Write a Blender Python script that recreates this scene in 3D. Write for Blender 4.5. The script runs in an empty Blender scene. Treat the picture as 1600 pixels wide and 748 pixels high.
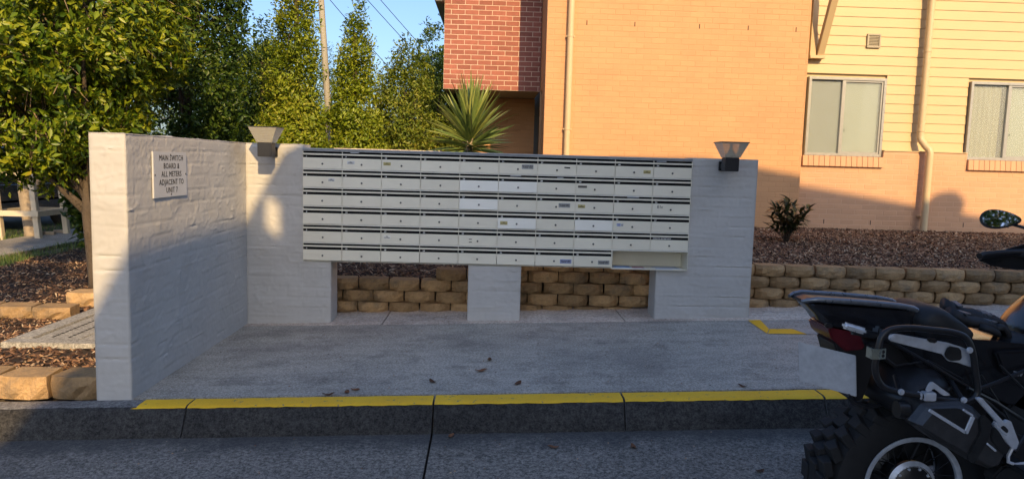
import bpy, bmesh, math, random
import numpy as np
from mathutils import Vector, Matrix

random.seed(7); RNG = np.random.default_rng(11)
SC = bpy.context.scene
COL = SC.collection

# ------------------------------------------------------------------ camera
def make_camera():
    yaw, pit, roll = math.radians(1.7), math.radians(5.95), math.radians(1.6)
    fw = Vector((math.sin(yaw)*math.cos(pit), math.cos(yaw)*math.cos(pit), -math.sin(pit)))
    rt = fw.cross(Vector((0, 0, 1))).normalized(); up = rt.cross(fw)
    R = math.cos(roll)*rt + math.sin(roll)*up
    U = -math.sin(roll)*rt + math.cos(roll)*up
    cd = bpy.data.cameras.new('camera'); co = bpy.data.objects.new('camera', cd); COL.objects.link(co)
    co.matrix_world = Matrix(((R.x, U.x, -fw.x, 0), (R.y, U.y, -fw.y, 0), (R.z, U.z, -fw.z, 1.34), (0, 0, 0, 1)))
    cd.sensor_fit = 'HORIZONTAL'; cd.sensor_width = 36.0; cd.lens = 36.0*1150/1600
    cd.clip_start = 0.05; cd.clip_end = 2000
    SC.camera = co
make_camera()

# ------------------------------------------------------------------ light
SUN = Vector((0.30, -1.0, 0.54)).normalized()          # direction towards the sun
SUN_EL = math.asin(SUN.z); SUN_AZ = math.atan2(SUN.x, SUN.y)
w = bpy.data.worlds.new('World'); SC.world = w; w.use_nodes = True
nt = w.node_tree; nt.nodes.clear()
sky = nt.nodes.new('ShaderNodeTexSky'); sky.sky_type = 'NISHITA'; sky.sun_disc = False
sky.sun_elevation = SUN_EL; sky.sun_rotation = SUN_AZ; sky.air_density = 1.0; sky.dust_density = 2.2; sky.ozone_density = 3.0
bg = nt.nodes.new('ShaderNodeBackground'); bg.inputs[1].default_value = 0.15
ow = nt.nodes.new('ShaderNodeOutputWorld')
tint = nt.nodes.new('ShaderNodeMix'); tint.data_type = 'RGBA'; tint.blend_type = 'MULTIPLY'; tint.inputs[0].default_value = 1.0
tint.inputs[7].default_value = (0.87, 0.93, 1.04, 1)      # camera white balance on the sky light
nt.links.new(sky.outputs[0], tint.inputs[6]); nt.links.new(tint.outputs[2], bg.inputs[0]); nt.links.new(bg.outputs[0], ow.inputs[0])
sl = bpy.data.lights.new('sun', 'SUN'); sl.energy = 4.1; sl.angle = math.radians(0.5); sl.color = (1.0, 0.69, 0.33)
so = bpy.data.objects.new('sun', sl); COL.objects.link(so)
so.rotation_euler = SUN.to_track_quat('Z', 'Y').to_euler(); so.location = (4, -20, 12)
SC.view_settings.view_transform = 'Standard'; SC.view_settings.look = 'None'
SC.view_settings.gamma = 1.0; SC.view_settings.exposure = 0.46
SC.cycles.max_bounces = 6; SC.cycles.diffuse_bounces = 4; SC.cycles.transparent_max_bounces = 12
SC.cycles.sample_clamp_indirect = 6.0

# ------------------------------------------------------------------ materials
def base(name):
    m = bpy.data.materials.new(name); m.use_nodes = True
    n = m.node_tree.nodes; b = n['Principled BSDF']
    return m, n, m.node_tree.links, b
def ramp(n, l, fac, stops):
    r = n.new('ShaderNodeValToRGB'); e = r.color_ramp.elements
    e[0].position, e[0].color = stops[0][0], (*stops[0][1], 1)
    e[1].position, e[1].color = stops[-1][0], (*stops[-1][1], 1)
    for p, c in stops[1:-1]:
        k = e.new(p); k.color = (*c, 1)
    l.new(fac, r.inputs[0]); return r.outputs[0]
def noise(n, l, scale, detail=6, rough=0.6, vec=None, stretch=None):
    t = n.new('ShaderNodeTexNoise'); t.inputs['Scale'].default_value = scale
    t.inputs['Detail'].default_value = detail; t.inputs['Roughness'].default_value = rough
    g = vec
    if g is None:
        g = n.new('ShaderNodeNewGeometry').outputs['Position']
    if stretch:
        mp = n.new('ShaderNodeMapping'); mp.inputs['Scale'].default_value = stretch; l.new(g, mp.inputs[0]); g = mp.outputs[0]
    l.new(g, t.inputs['Vector']); return t.outputs['Fac']
def mixc(n, l, fac, a, b, mode='MIX'):
    m = n.new('ShaderNodeMix'); m.data_type = 'RGBA'; m.blend_type = mode
    if isinstance(fac, float): m.inputs[0].default_value = fac
    else: l.new(fac, m.inputs[0])
    for i, v in ((6, a), (7, b)):
        if isinstance(v, tuple): m.inputs[i].default_value = (*v, 1)
        else: l.new(v, m.inputs[i])
    return m.outputs[2]
def bump(n, l, b, h, strength, dist):
    k = n.new('ShaderNodeBump'); k.inputs['Strength'].default_value = strength; k.inputs['Distance'].default_value = dist
    l.new(h, k.inputs['Height']); l.new(k.outputs[0], b.inputs['Normal'])
def sc(c, k): return tuple(min(1, x*k) for x in c)

def surf(name, c, var=0.25, scale=6.0, rough=0.7, fine=60.0, bstr=0.25, bdist=0.004, metal=0.0, jitter=0.0, dirt=None, dscale=1.5, spec=0.4, stretch=None, island=0.0):
    """base colour c broken up by two noises, optional per-object or per-island jitter and a dirt colour"""
    m, n, l, b = base(name)
    f1 = noise(n, l, scale, stretch=stretch)
    col = ramp(n, l, f1, [(0.3, sc(c, 1-var)), (0.5, c), (0.72, sc(c, 1+var*0.8))])
    f2 = noise(n, l, fine, 4, 0.7)
    col = mixc(n, l, 0.35*min(1, var*3), col, ramp(n, l, f2, [(0.35, sc(c, 1-var)), (0.65, sc(c, 1+var))]))
    if dirt:
        f3 = noise(n, l, dscale, 8, 0.7)
        r = n.new('ShaderNodeMapRange'); r.inputs[1].default_value = 0.5; r.inputs[2].default_value = 0.72; l.new(f3, r.inputs[0])
        col = mixc(n, l, r.outputs[0], col, dirt)
    if jitter or island:
        src = n.new('ShaderNodeObjectInfo').outputs['Random'] if jitter else n.new('ShaderNodeNewGeometry').outputs['Random Per Island']
        j = jitter or island
        rr = n.new('ShaderNodeMapRange'); rr.inputs[3].default_value = 1-j; rr.inputs[4].default_value = 1+j; l.new(src, rr.inputs[0])
        cm = n.new('ShaderNodeVectorMath'); cm.operation = 'SCALE'; l.new(col, cm.inputs[0]); l.new(rr.outputs[0], cm.inputs['Scale']); col = cm.outputs[0]
    l.new(col, b.inputs['Base Color'])
    b.inputs['Roughness'].default_value = rough; b.inputs['Metallic'].default_value = metal
    b.inputs['Specular IOR Level'].default_value = spec
    if bstr: bump(n, l, b, f2, bstr, bdist)
    return m

def plain(name, c, rough=0.5, metal=0.0, spec=0.5, coat=0.0, rvar=0.12):
    m, n, l, b = base(name)
    f = noise(n, l, 35, 5)
    l.new(ramp(n, l, f, [(0.3, sc(c, 0.85)), (0.7, sc(c, 1.12))]), b.inputs['Base Color'])
    r = n.new('ShaderNodeMapRange'); r.inputs[3].default_value = max(0.02, rough-rvar); r.inputs[4].default_value = min(1, rough+rvar)
    l.new(f, r.inputs[0]); l.new(r.outputs[0], b.inputs['Roughness'])
    b.inputs['Metallic'].default_value = metal; b.inputs['Specular IOR Level'].default_value = spec; b.inputs['Coat Weight'].default_value = coat
    return m

def leafmat(name, stops, rough=0.42, trans=0.25, patch=1.2):
    m, n, l, b = base(name)
    isl = n.new('ShaderNodeNewGeometry').outputs['Random Per Island']
    pn = noise(n, l, patch, 3)
    ad = n.new('ShaderNodeMath'); ad.operation = 'MULTIPLY_ADD'; l.new(pn, ad.inputs[0]); ad.inputs[1].default_value = 0.9; ad.inputs[2].default_value = -0.2
    mx = n.new('ShaderNodeMath'); mx.operation = 'MULTIPLY_ADD'; l.new(isl, mx.inputs[0]); mx.inputs[1].default_value = 0.6; l.new(ad.outputs[0], mx.inputs[2])
    col = ramp(n, l, mx.outputs[0], stops)
    l.new(col, b.inputs['Base Color']); b.inputs['Roughness'].default_value = rough; b.inputs['Specular IOR Level'].default_value = 0.4
    tr = n.new('ShaderNodeBsdfTranslucent'); l.new(col, tr.inputs[0])
    ms = n.new('ShaderNodeMixShader'); ms.inputs[0].default_value = trans
    l.new(b.outputs[0], ms.inputs[1]); l.new(tr.outputs[0], ms.inputs[2]); l.new(ms.outputs[0], n['Material Output'].inputs[0])
    return m

M = {}
def concrete(name, c, dark, agg=140, rough=0.85, stain=0.9, speck=0.45, streak=0.55, gutter=False):
    """broom/exposed concrete: patches, streaks, aggregate specks"""
    m, n, l, b = base(name)
    a = noise(n, l, stain, 9, 0.68); s = noise(n, l, 6, 9, 0.72, stretch=(0.5, 1.7, 1)); g = noise(n, l, agg, 3, 0.8); g2 = noise(n, l, agg*0.36, 4, 0.75)
    col = ramp(n, l, a, [(0.36, sc(dark, 0.75)), (0.5, sc(c, 0.9)), (0.64, sc(c, 1.25))])
    col = mixc(n, l, streak, col, ramp(n, l, s, [(0.38, sc(dark, 0.6)), (0.5, c), (0.64, sc(c, 1.6))]))
    col = mixc(n, l, speck, col, ramp(n, l, g, [(0.40, sc(dark, 0.3)), (0.5, c), (0.61, sc(c, 2.4))]))
    col = mixc(n, l, speck*0.8, col, ramp(n, l, g2, [(0.40, sc(dark, 0.35)), (0.5, c), (0.62, sc(c, 2.1))]))
    big = noise(n, l, stain*0.55, 5, 0.6); big2 = noise(n, l, stain*2.6, 7, 0.7)
    col = mixc(n, l, 0.8, col, ramp(n, l, big, [(0.36, (0.62, 0.62, 0.63)), (0.5, (0.95, 0.95, 0.95)), (0.64, (1.0, 1.0, 0.98))]), 'MULTIPLY')
    col = mixc(n, l, 0.7, col, ramp(n, l, big2, [(0.36, (0.66, 0.66, 0.66)), (0.48, (1, 1, 1)), (0.7, (1, 1, 1))]), 'MULTIPLY')
    if gutter:   # a band of damp silt lying along the foot of the kerb, with a ragged edge
        sp = n.new('ShaderNodeSeparateXYZ'); l.new(n.new('ShaderNodeNewGeometry').outputs['Position'], sp.inputs[0])
        ad = n.new('ShaderNodeMath'); ad.operation = 'MULTIPLY_ADD'; l.new(noise(n, l, 5, 7, 0.7), ad.inputs[0]); ad.inputs[1].default_value = 0.5; l.new(sp.outputs[1], ad.inputs[2])
        mr = n.new('ShaderNodeMapRange'); mr.inputs[1].default_value = 4.0; mr.inputs[2].default_value = 4.18; mr.inputs[4].default_value = 0.75; l.new(ad.outputs[0], mr.inputs[0])
        col = mixc(n, l, mr.outputs[0], col, (0.05, 0.05, 0.05))
    l.new(col, b.inputs['Base Color']); b.inputs['Roughness'].default_value = rough; b.inputs['Specular IOR Level'].default_value = 0.35
    h = n.new('ShaderNodeMath'); h.operation = 'ADD'; l.new(g, h.inputs[0]); l.new(g2, h.inputs[1])
    bump(n, l, b, h.outputs[0], 0.6, 0.005)
    return m
M['slab'] = concrete('slab_concrete', (0.43, 0.39, 0.33), (0.255, 0.232, 0.198), agg=190, stain=1.4, speck=0.4, streak=0.5)
M['apron'] = concrete('apron_concrete_bounce_tint', (0.78, 0.60, 0.45), (0.58, 0.45, 0.34), agg=110)  # bounce glow from the orange wall put into a warm pale colour
M['road'] = concrete('road_concrete', (0.225, 0.202, 0.172), (0.07, 0.064, 0.058), agg=135, stain=0.9, speck=0.62, gutter=True)
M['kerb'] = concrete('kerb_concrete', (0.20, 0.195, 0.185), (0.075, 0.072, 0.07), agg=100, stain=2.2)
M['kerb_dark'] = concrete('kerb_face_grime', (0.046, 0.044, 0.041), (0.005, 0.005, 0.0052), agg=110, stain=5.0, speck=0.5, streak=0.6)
M['path'] = concrete('path_concrete', (0.33, 0.30, 0.25), (0.22, 0.20, 0.17))
M['pit'] = concrete('pit_concrete', (0.36, 0.34, 0.30), (0.24, 0.23, 0.21), agg=120)
def yellow_paint():
    m, n, l, b = base('yellow_line_paint')
    wv = noise(n, l, 26, 8, 0.75); g = noise(n, l, 150, 3, 0.8)
    col = ramp(n, l, noise(n, l, 4, 5), [(0.3, (0.90, 0.47, 0.008)), (0.7, (0.97, 0.57, 0.012))])
    col = mixc(n, l, 0.25, col, ramp(n, l, g, [(0.4, (0.6, 0.36, 0.02)), (0.6, (0.95, 0.64, 0.04))]))
    r = n.new('ShaderNodeMapRange'); r.inputs[1].default_value = 0.585; r.inputs[2].default_value = 0.66; l.new(wv, r.inputs[0])
    col = mixc(n, l, r.outputs[0], col, (0.17, 0.16, 0.14))
    l.new(col, b.inputs['Base Color']); b.inputs['Roughness'].default_value = 0.6; bump(n, l, b, g, 0.3, 0.003); return m
M['yellow'] = yellow_paint()
M['oldline'] = surf('worn_pale_line', (0.42, 0.40, 0.36), 0.3, 18, 0.8)
M['white'] = surf('white_masonry_paint', (0.50, 0.485, 0.455), 0.07, 3.5, 0.62, 50, 0.25, 0.003, dirt=(0.45, 0.43, 0.395), dscale=2.3)
M['cream_metal'] = surf('cream_powder_coat', (0.81, 0.755, 0.60), 0.05, 5, 0.42, 220, 0.05, 0.001, jitter=0.035, spec=0.5)
M['cream_light'] = surf('cream_coat_pale_skylit', (0.86, 0.83, 0.72), 0.04, 5, 0.42, 220, 0.05, 0.001)  # paler coat: sky light on tilted doors and lips put into colour
M['top_metal'] = surf('grey_folded_capping', (0.34, 0.36, 0.38), 0.12, 8, 0.45)
M['slot_black'] = plain('black_slot', (0.005, 0.005, 0.006), 0.8, spec=0.1)
M['strip_black'] = plain('black_name_strip', (0.007, 0.007, 0.008), 0.6, spec=0.15)
M['lock'] = plain('lock_steel', (0.10, 0.10, 0.10), 0.35, 0.8)
M['ink'] = plain('black_ink', (0.012, 0.012, 0.014), 0.6)
M['digit'] = plain('white_digit', (0.85, 0.85, 0.82), 0.5)
M['stick_y'] = plain('yellow_sticker', (0.50, 0.42, 0.16), 0.5)
M['stick_w'] = plain('white_sticker', (0.62, 0.62, 0.60), 0.5)
M['stick_g'] = plain('silver_sticker', (0.33, 0.34, 0.33), 0.4)
M['stick_b'] = plain('blue_sticker', (0.30, 0.34, 0.52), 0.4)
M['sign'] = surf('sign_plate', (0.55, 0.56, 0.57), 0.05, 5, 0.4, 200, 0)
M['paper'] = surf('paper', (0.55, 0.57, 0.60), 0.06, 6, 0.7, 100, 0)
M['paper_b'] = surf('blue_print', (0.15, 0.28, 0.50), 0.2, 8, 0.6)
M['paper_r'] = surf('red_print', (0.45, 0.16, 0.16), 0.2, 8, 0.6)
M['orange'] = surf('orange_painted_brick', (0.60, 0.325, 0.155), 0.06, 1.6, 0.72, 45, 0.35, 0.004, jitter=0.035, spec=0.3)
M['orange_bulk'] = surf('orange_painted_brick_field', (0.60, 0.325, 0.155), 0.06, 1.6, 0.72, 45, 0.35, 0.004, island=0.035, spec=0.3)
M['orange_joint'] = surf('orange_painted_joint', (0.575, 0.31, 0.147), 0.06, 1.6, 0.8, 45, 0.3)
M['peach'] = surf('peach_painted_brick', (0.60, 0.345, 0.195), 0.06, 1.6, 0.72, 45, 0.35, 0.004, jitter=0.05, spec=0.3)
M['peach_joint'] = surf('peach_joint', (0.62, 0.37, 0.225), 0.06, 2, 0.8, 45, 0.3)
M['red'] = surf('red_face_brick', (0.33, 0.115, 0.08), 0.16, 14, 0.78, 60, 0.35, 0.004, jitter=0.16)
M['mortar'] = surf('cream_mortar', (0.62, 0.46, 0.34), 0.12, 10, 0.85)
M['board'] = surf('cream_weatherboard_paint', (0.59, 0.435, 0.225), 0.03, 1.3, 0.5, 30, 0.06, 0.002, jitter=0.015)
M['trim'] = surf('cream_trim_paint', (0.56, 0.41, 0.215), 0.04, 2, 0.45, 30, 0.05, 0.002)
M['pipe'] = surf('cream_pipe_paint', (0.62, 0.47, 0.27), 0.04, 3, 0.4, 30, 0.03, 0.001)
M['alu'] = plain('window_aluminium', (0.34, 0.33, 0.30), 0.4, 0.3)
M['blind_d'] = surf('grey_blind', (0.17, 0.18, 0.165), 0.03, 2, 0.8, 20, 0)
M['blind_l'] = surf('pale_blind', (0.30, 0.315, 0.28), 0.03, 2, 0.8, 20, 0)
M['curtain'] = surf('beige_curtain', (0.26, 0.24, 0.175), 0.12, 9, 0.85, 70, 0.1, stretch=(1, 1, .3))
M['dark'] = plain('dark_inside', (0.02, 0.018, 0.016), 0.9)
M['ventgrey'] = plain('vent_plastic', (0.40, 0.345, 0.24), 0.6)
M['roofmetal'] = surf('roof_sheet', (0.16, 0.15, 0.14), 0.1, 3, 0.5)
M['soffit'] = surf('soffit', (0.45, 0.40, 0.33), 0.05, 3, 0.7)
M['stone'] = surf('split_face_block', (0.45, 0.29, 0.14), 0.32, 9, 0.9, 55, 0.9, 0.016, jitter=0.28, dirt=(0.22, 0.17, 0.11), dscale=5)
M['stone_top'] = surf('block_cap', (0.47, 0.36, 0.24), 0.2, 9, 0.9, 70, 0.4, 0.005, jitter=0.1)
M['soil'] = surf('mulch_soil', (0.055, 0.036, 0.024), 0.5, 14, 0.95, 90, 0.9, 0.02)
def chipmat():
    m, n, l, b = base('mulch_chip'); isl = n.new('ShaderNodeNewGeometry').outputs['Random Per Island']
    col = ramp(n, l, isl, [(0.0, (0.035, 0.018, 0.012)), (0.35, (0.12, 0.062, 0.035)), (0.65, (0.27, 0.14, 0.07)), (0.88, (0.46, 0.28, 0.15)), (1.0, (0.62, 0.48, 0.31))])
    l.new(col, b.inputs['Base Color']); b.inputs['Roughness'].default_value = 0.85; return m
M['chip'] = chipmat()
M['ground'] = surf('bare_ground', (0.14, 0.11, 0.075), 0.3, 3, 0.95, 40, 0.6, 0.02)
M['asphalt'] = surf('street_asphalt', (0.06, 0.06, 0.06), 0.25, 4, 0.9, 120, 0.6, 0.006)
def grassmat():
    m, n, l, b = base('grass_blade'); isl = n.new('ShaderNodeNewGeometry').outputs['Random Per Island']
    l.new(ramp(n, l, isl, [(0, (0.03, 0.07, 0.012)), (0.6, (0.07, 0.13, 0.02)), (1, (0.20, 0.20, 0.06))]), b.inputs['Base Color'])
    b.inputs['Roughness'].default_value = 0.7; return m
M['grass'] = grassmat()
M['bark'] = surf('grey_brown_bark', (0.10, 0.075, 0.052), 0.4, 10, 0.95, 45, 0.9, 0.02, stretch=(1, 1, 0.3))
M['bark_pale'] = surf('pale_bark', (0.34, 0.27, 0.19), 0.35, 9, 0.95, 45, 0.8, 0.015, stretch=(1, 1, 0.4))
M['twig'] = surf('tan_twig', (0.30, 0.215, 0.13), 0.25, 9, 0.9)
M['timber'] = surf('cream_painted_timber', (0.62, 0.52, 0.37), 0.1, 5, 0.7, 40, 0.2, 0.003)
M['polewood'] = surf('weathered_pole', (0.36, 0.33, 0.26), 0.2, 6, 0.9, 40, 0.5, 0.01, stretch=(1, 1, 0.15))
M['wire'] = plain('wire_black', (0.02, 0.02, 0.022), 0.6)
M['leaf_a'] = leafmat('leaf_large_glossy', [(0.05, (0.02, 0.045, 0.004)), (0.35, (0.07, 0.13, 0.008)), (0.62, (0.20, 0.265, 0.014)), (0.88, (0.36, 0.37, 0.022)), (1.0, (0.40, 0.24, 0.04))], 0.36, 0.3)
M['leaf_b'] = leafmat('leaf_dark', [(0.05, (0.016, 0.04, 0.006)), (0.5, (0.045, 0.09, 0.010)), (0.8, (0.11, 0.16, 0.014)), (1.0, (0.20, 0.22, 0.03))], 0.42, 0.25)
M['leaf_c'] = leafmat('leaf_bright', [(0.05, (0.08, 0.13, 0.008)), (0.5, (0.20, 0.27, 0.012)), (1.0, (0.34, 0.37, 0.03))], 0.5, 0.35)
M['leaf_d'] = leafmat('leaf_yellow_green', [(0.05, (0.05, 0.085, 0.008)), (0.3, (0.14, 0.20, 0.012)), (0.65, (0.28, 0.335, 0.02)), (1.0, (0.42, 0.40, 0.05))], 0.42, 0.35)
M['leaf_f'] = leafmat('leaf_fresh', [(0.05, (0.05, 0.085, 0.010)), (0.4, (0.13, 0.18, 0.016)), (0.8, (0.25, 0.27, 0.028)), (1.0, (0.38, 0.32, 0.06))], 0.45, 0.3)
def yuccamat():
    m, n, l, b = base('yucca_leaf'); r = n.new('ShaderNodeObjectInfo').outputs['Random']
    col = ramp(n, l, r, [(0, (0.07, 0.12, 0.03)), (0.5, (0.16, 0.23, 0.05)), (1, (0.34, 0.36, 0.09))])
    l.new(mixc(n, l, 0.3, col, ramp(n, l, noise(n, l, 40, 3, stretch=(1, 1, .2)), [(0.3, (0.05, 0.09, 0.02)), (0.7, (0.34, 0.38, 0.10))])), b.inputs['Base Color'])
    b.inputs['Roughness'].default_value = 0.38; return m
M['yucca'] = yuccamat()
def shrubmat():
    m, n, l, b = base('shrub_leaf'); r = n.new('ShaderNodeObjectInfo').outputs['Random']
    l.new(ramp(n, l, r, [(0, (0.018, 0.035, 0.010)), (0.55, (0.045, 0.065, 0.016)), (0.85, (0.10, 0.075, 0.02)), (1, (0.17, 0.085, 0.03))]), b.inputs['Base Color'])
    b.inputs['Roughness'].default_value = 0.4; return m
M['shrub'] = shrubmat()
M['deadleaf'] = surf('dry_leaf', (0.15, 0.065, 0.03), 0.4, 30, 0.8, 90, 0.3, jitter=0.45)
M['lampblack'] = plain('lamp_black_metal', (0.022, 0.022, 0.024), 0.42, 0.2)
M['reflector'] = plain('lamp_reflector', (0.62, 0.60, 0.55), 0.3, 0.4)
def glassmat(name, tint, dens, rough=0.15):
    m, n, l, b = base(name)
    b.inputs['Base Color'].default_value = (*tint, 1); b.inputs['Roughness'].default_value = rough; b.inputs['Specular IOR Level'].default_value = 0.6
    t = n.new('ShaderNodeBsdfTransparent'); t.inputs[0].default_value = (*tint, 1)
    f = n.new('ShaderNodeFresnel'); f.inputs[0].default_value = 1.45
    a = n.new('ShaderNodeMath'); a.operation = 'ADD'; a.use_clamp = True; l.new(f.outputs[0], a.inputs[0]); a.inputs[1].default_value = dens
    ms = n.new('ShaderNodeMixShader'); l.new(a.outputs[0], ms.inputs[0]); l.new(t.outputs[0], ms.inputs[1]); l.new(b.outputs[0], ms.inputs[2])
    l.new(ms.outputs[0], n['Material Output'].inputs[0]); return m
M['lampglass'] = glassmat('lamp_glass', (0.92, 0.88, 0.78), 0.26, 0.3)
M['pane'] = glassmat('window_glass', (0.90, 0.93, 0.92), 0.10, 0.03)
M['carglass'] = glassmat('car_glass', (0.10, 0.12, 0.13), 0.5, 0.05)
# motorcycle
M['rubber'] = surf('tyre_rubber', (0.018, 0.018, 0.019), 0.2, 30, 0.75, 120, 0.3, 0.002)
M['bk_plastic'] = plain('black_plastic', (0.014, 0.014, 0.016), 0.42)
M['bk_gloss'] = plain('black_gloss', (0.012, 0.012, 0.014), 0.22, 0, 0.5, 0.3)
M['bk_seat'] = surf('seat_vinyl', (0.016, 0.016, 0.017), 0.15, 20, 0.55, 260, 0.25, 0.0012)
M['bk_tube'] = plain('black_tube', (0.016, 0.016, 0.018), 0.35)
M['silver'] = plain('brushed_silver', (0.60, 0.63, 0.68), 0.35, 0.35)
M['chrome'] = plain('chrome', (0.74, 0.77, 0.82), 0.2, 0.5, rvar=0.05)
M['steel_dark'] = plain('dark_steel', (0.055, 0.056, 0.058), 0.38, 0.75)
M['muffler'] = plain('muffler_shell', (0.075, 0.075, 0.078), 0.4, 0.6)
M['zinc'] = plain('zinc_bracket', (0.50, 0.54, 0.46), 0.3, 0.9)
M['redlens'] = plain('red_lens', (0.10, 0.008, 0.012), 0.18, 0, 0.6)
M['platewhite'] = plain('number_plate', (0.48, 0.48, 0.49), 0.5)
M['rail_sheen'] = plain('rail_sky_sheen', (0.22, 0.24, 0.27), 0.3, 0.7)  # sky highlight along the black rack put into the rail colour
M['mirror'] = plain('mirror_glass', (0.86, 0.88, 0.9), 0.02, 1.0, rvar=0.0)
M['glove'] = surf('glove_leather', (0.020, 0.020, 0.022), 0.3, 25, 0.6, 150, 0.4, 0.002)
M['glove_grey'] = surf('glove_grey_panel', (0.13, 0.14, 0.16), 0.2, 25, 0.5, 150, 0.2)
M['bronze'] = plain('tank_bronze', (0.20, 0.11, 0.045), 0.3, 0.3, 0.5, 0.4)
M['caliper'] = plain('gold_caliper', (0.45, 0.26, 0.06), 0.35, 0.8)
M['carpaint'] = plain('dark_grey_car_paint', (0.035, 0.038, 0.045), 0.22, 0.3, 0.5, 0.6)
M['housebrick'] = surf('brown_brick', (0.24, 0.16, 0.11), 0.2, 8, 0.85)

# ------------------------------------------------------------------ mesh helpers
def wloc(o):
    v = Vector((0, 0, 0))
    while o is not None:
        v += o.location; o = o.parent
    return v
class MB:
    def __init__(s): s.v = []; s.f = []
    def add(s, vs, fs):
        k = len(s.v); s.v += [tuple(p) for p in vs]; s.f += [tuple(i+k for i in q) for q in fs]; return s
    def box(s, x0, x1, y0, y1, z0, z1):
        return s.add([(x0,y0,z0),(x1,y0,z0),(x1,y1,z0),(x0,y1,z0),(x0,y0,z1),(x1,y0,z1),(x1,y1,z1),(x0,y1,z1)],
                     [(0,3,2,1),(4,5,6,7),(0,1,5,4),(1,2,6,5),(2,3,7,6),(3,0,4,7)])
    def obox(s, a, b, wx, wz, up=(0,0,1)):
        """bar from a to b with section wx (sideways) by wz (along up)"""
        a, b = Vector(a), Vector(b); d = (b-a).normalized(); sd = d.cross(Vector(up)).normalized(); u = sd.cross(d)
        vs = []
        for p in (a, b):
            for i, j in ((-1,-1),(1,-1),(1,1),(-1,1)): vs.append(p + sd*i*wx/2 + u*j*wz/2)
        return s.add(vs, [(0,1,2,3),(7,6,5,4),(0,4,5,1),(1,5,6,2),(2,6,7,3),(3,7,4,0)])
    def prism(s, poly, axis, a, b):
        """extrude a 2D polygon along axis ('x','y','z') from a to b"""
        def pt(p, t): return {'x': (t, p[0], p[1]), 'y': (p[0], t, p[1]), 'z': (p[0], p[1], t)}[axis]
        n = len(poly)
        vs = [pt(p, a) for p in poly] + [pt(p, b) for p in poly]
        return s.add(vs, [tuple(range(n-1, -1, -1)), tuple(range(n, 2*n))] + [(i, (i+1) % n, n+(i+1) % n, n+i) for i in range(n)])
    def tube(s, pts, r, n=8, closed=False, caps=True):
        pts = [Vector(p) for p in pts]; m = len(pts); rs = r if isinstance(r, (list, tuple)) else [r]*m
        vs = []; prev = None
        for i, p in enumerate(pts):
            if closed: d = pts[(i+1) % m]-pts[i-1]
            else: d = pts[min(i+1, m-1)]-pts[max(i-1, 0)]
            d = d.normalized() if d.length > 1e-9 else Vector((0, 0, 1))
            if prev is None:
                ref = Vector((0, 0, 1)) if abs(d.z) < 0.9 else Vector((1, 0, 0)); a = d.cross(ref).normalized()
            else:
                a = (prev - d*prev.dot(d)); a = a.normalized() if a.length > 1e-6 else d.cross(Vector((0.3, 0.5, 0.8))).normalized()
            prev = a; b = d.cross(a)
            vs += [p + (a*math.cos(2*math.pi*k/n) + b*math.sin(2*math.pi*k/n))*rs[i] for k in range(n)]
        fs = []
        for i in range(m if closed else m-1):
            j = (i+1) % m
            fs += [(i*n+k, i*n+(k+1) % n, j*n+(k+1) % n, j*n+k) for k in range(n)]
        if caps and not closed: fs += [tuple(range(n-1, -1, -1)), tuple(range((m-1)*n, m*n))]
        return s.add(vs, fs)
    def lathe(s, prof, c, axis='z', n=24, caps=False):
        """prof = [(radius, height)] round axis through c"""
        vs = []
        for r, h in prof:
            for k in range(n):
                ca, sa = math.cos(2*math.pi*k/n)*r, math.sin(2*math.pi*k/n)*r
                o = {'z': (ca, sa, h), 'y': (ca, h, sa), 'x': (h, ca, sa)}[axis]
                vs.append((c[0]+o[0], c[1]+o[1], c[2]+o[2]))
        m = len(prof); fs = [(i*n+k, i*n+(k+1) % n, (i+1)*n+(k+1) % n, (i+1)*n+k) for i in range(m-1) for k in range(n)]
        if caps: fs += [tuple(range(n-1, -1, -1)), tuple(range((m-1)*n, m*n))]
        return s.add(vs, fs)
    def loft(s, rings, caps=True):
        n = len(rings[0]); vs = [p for r in rings for p in r]; m = len(rings)
        fs = [(i*n+k, i*n+(k+1) % n, (i+1)*n+(k+1) % n, (i+1)*n+k) for i in range(m-1) for k in range(n)]
        if caps: fs += [tuple(range(n-1, -1, -1)), tuple(range((m-1)*n, m*n))]
        return s.add(vs, fs)
    def mesh(s, name, mat, off=(0,0,0), smooth=False, bevel=0.0, seg=2, sub=0, fix=True):
        me = bpy.data.meshes.new(name); o = off
        me.from_pydata([(p[0]-o[0], p[1]-o[1], p[2]-o[2]) for p in s.v], [], s.f)
        if fix or bevel or sub:
            bm = bmesh.new(); bm.from_mesh(me)
            if fix: bmesh.ops.recalc_face_normals(bm, faces=bm.faces)
            if bevel: bmesh.ops.bevel(bm, geom=[e for e in bm.edges if len(e.link_faces) == 2 and e.calc_face_angle(0) > 0.45], offset=bevel, segments=seg, affect='EDGES', clamp_overlap=True)
            bm.to_mesh(me); bm.free()
        for m_ in (mat if isinstance(mat, (list, tuple)) else [mat]): me.materials.append(m_)
        if smooth:
            me.shade_smooth()
            if smooth != 'all': me.set_sharp_from_angle(angle=math.radians(40))
        return me
    def build(s, name, mat, parent=None, **k):
        me = s.mesh(name, mat, wloc(parent), **k)
        o = bpy.data.objects.new(name, me); COL.objects.link(o); o.parent = parent
        return o
def part(name, me, parent, loc=(0,0,0), rot=None, wloc_=None):
    o = bpy.data.objects.new(name, me); COL.objects.link(o); o.parent = parent
    o.location = loc if wloc_ is None else Vector(wloc_) - wloc(parent)
    if rot: o.rotation_euler = rot
    return o
def thing(name, label, cat, loc, group=None):
    o = bpy.data.objects.new(name, None); COL.objects.link(o); o.location = loc; o.empty_display_size = 0.1
    return tag(o, label, cat, group)
def tag(o, label, cat, group=None):
    o['label'] = label; o['category'] = cat
    if group: o['group'] = group
    return o
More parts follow.
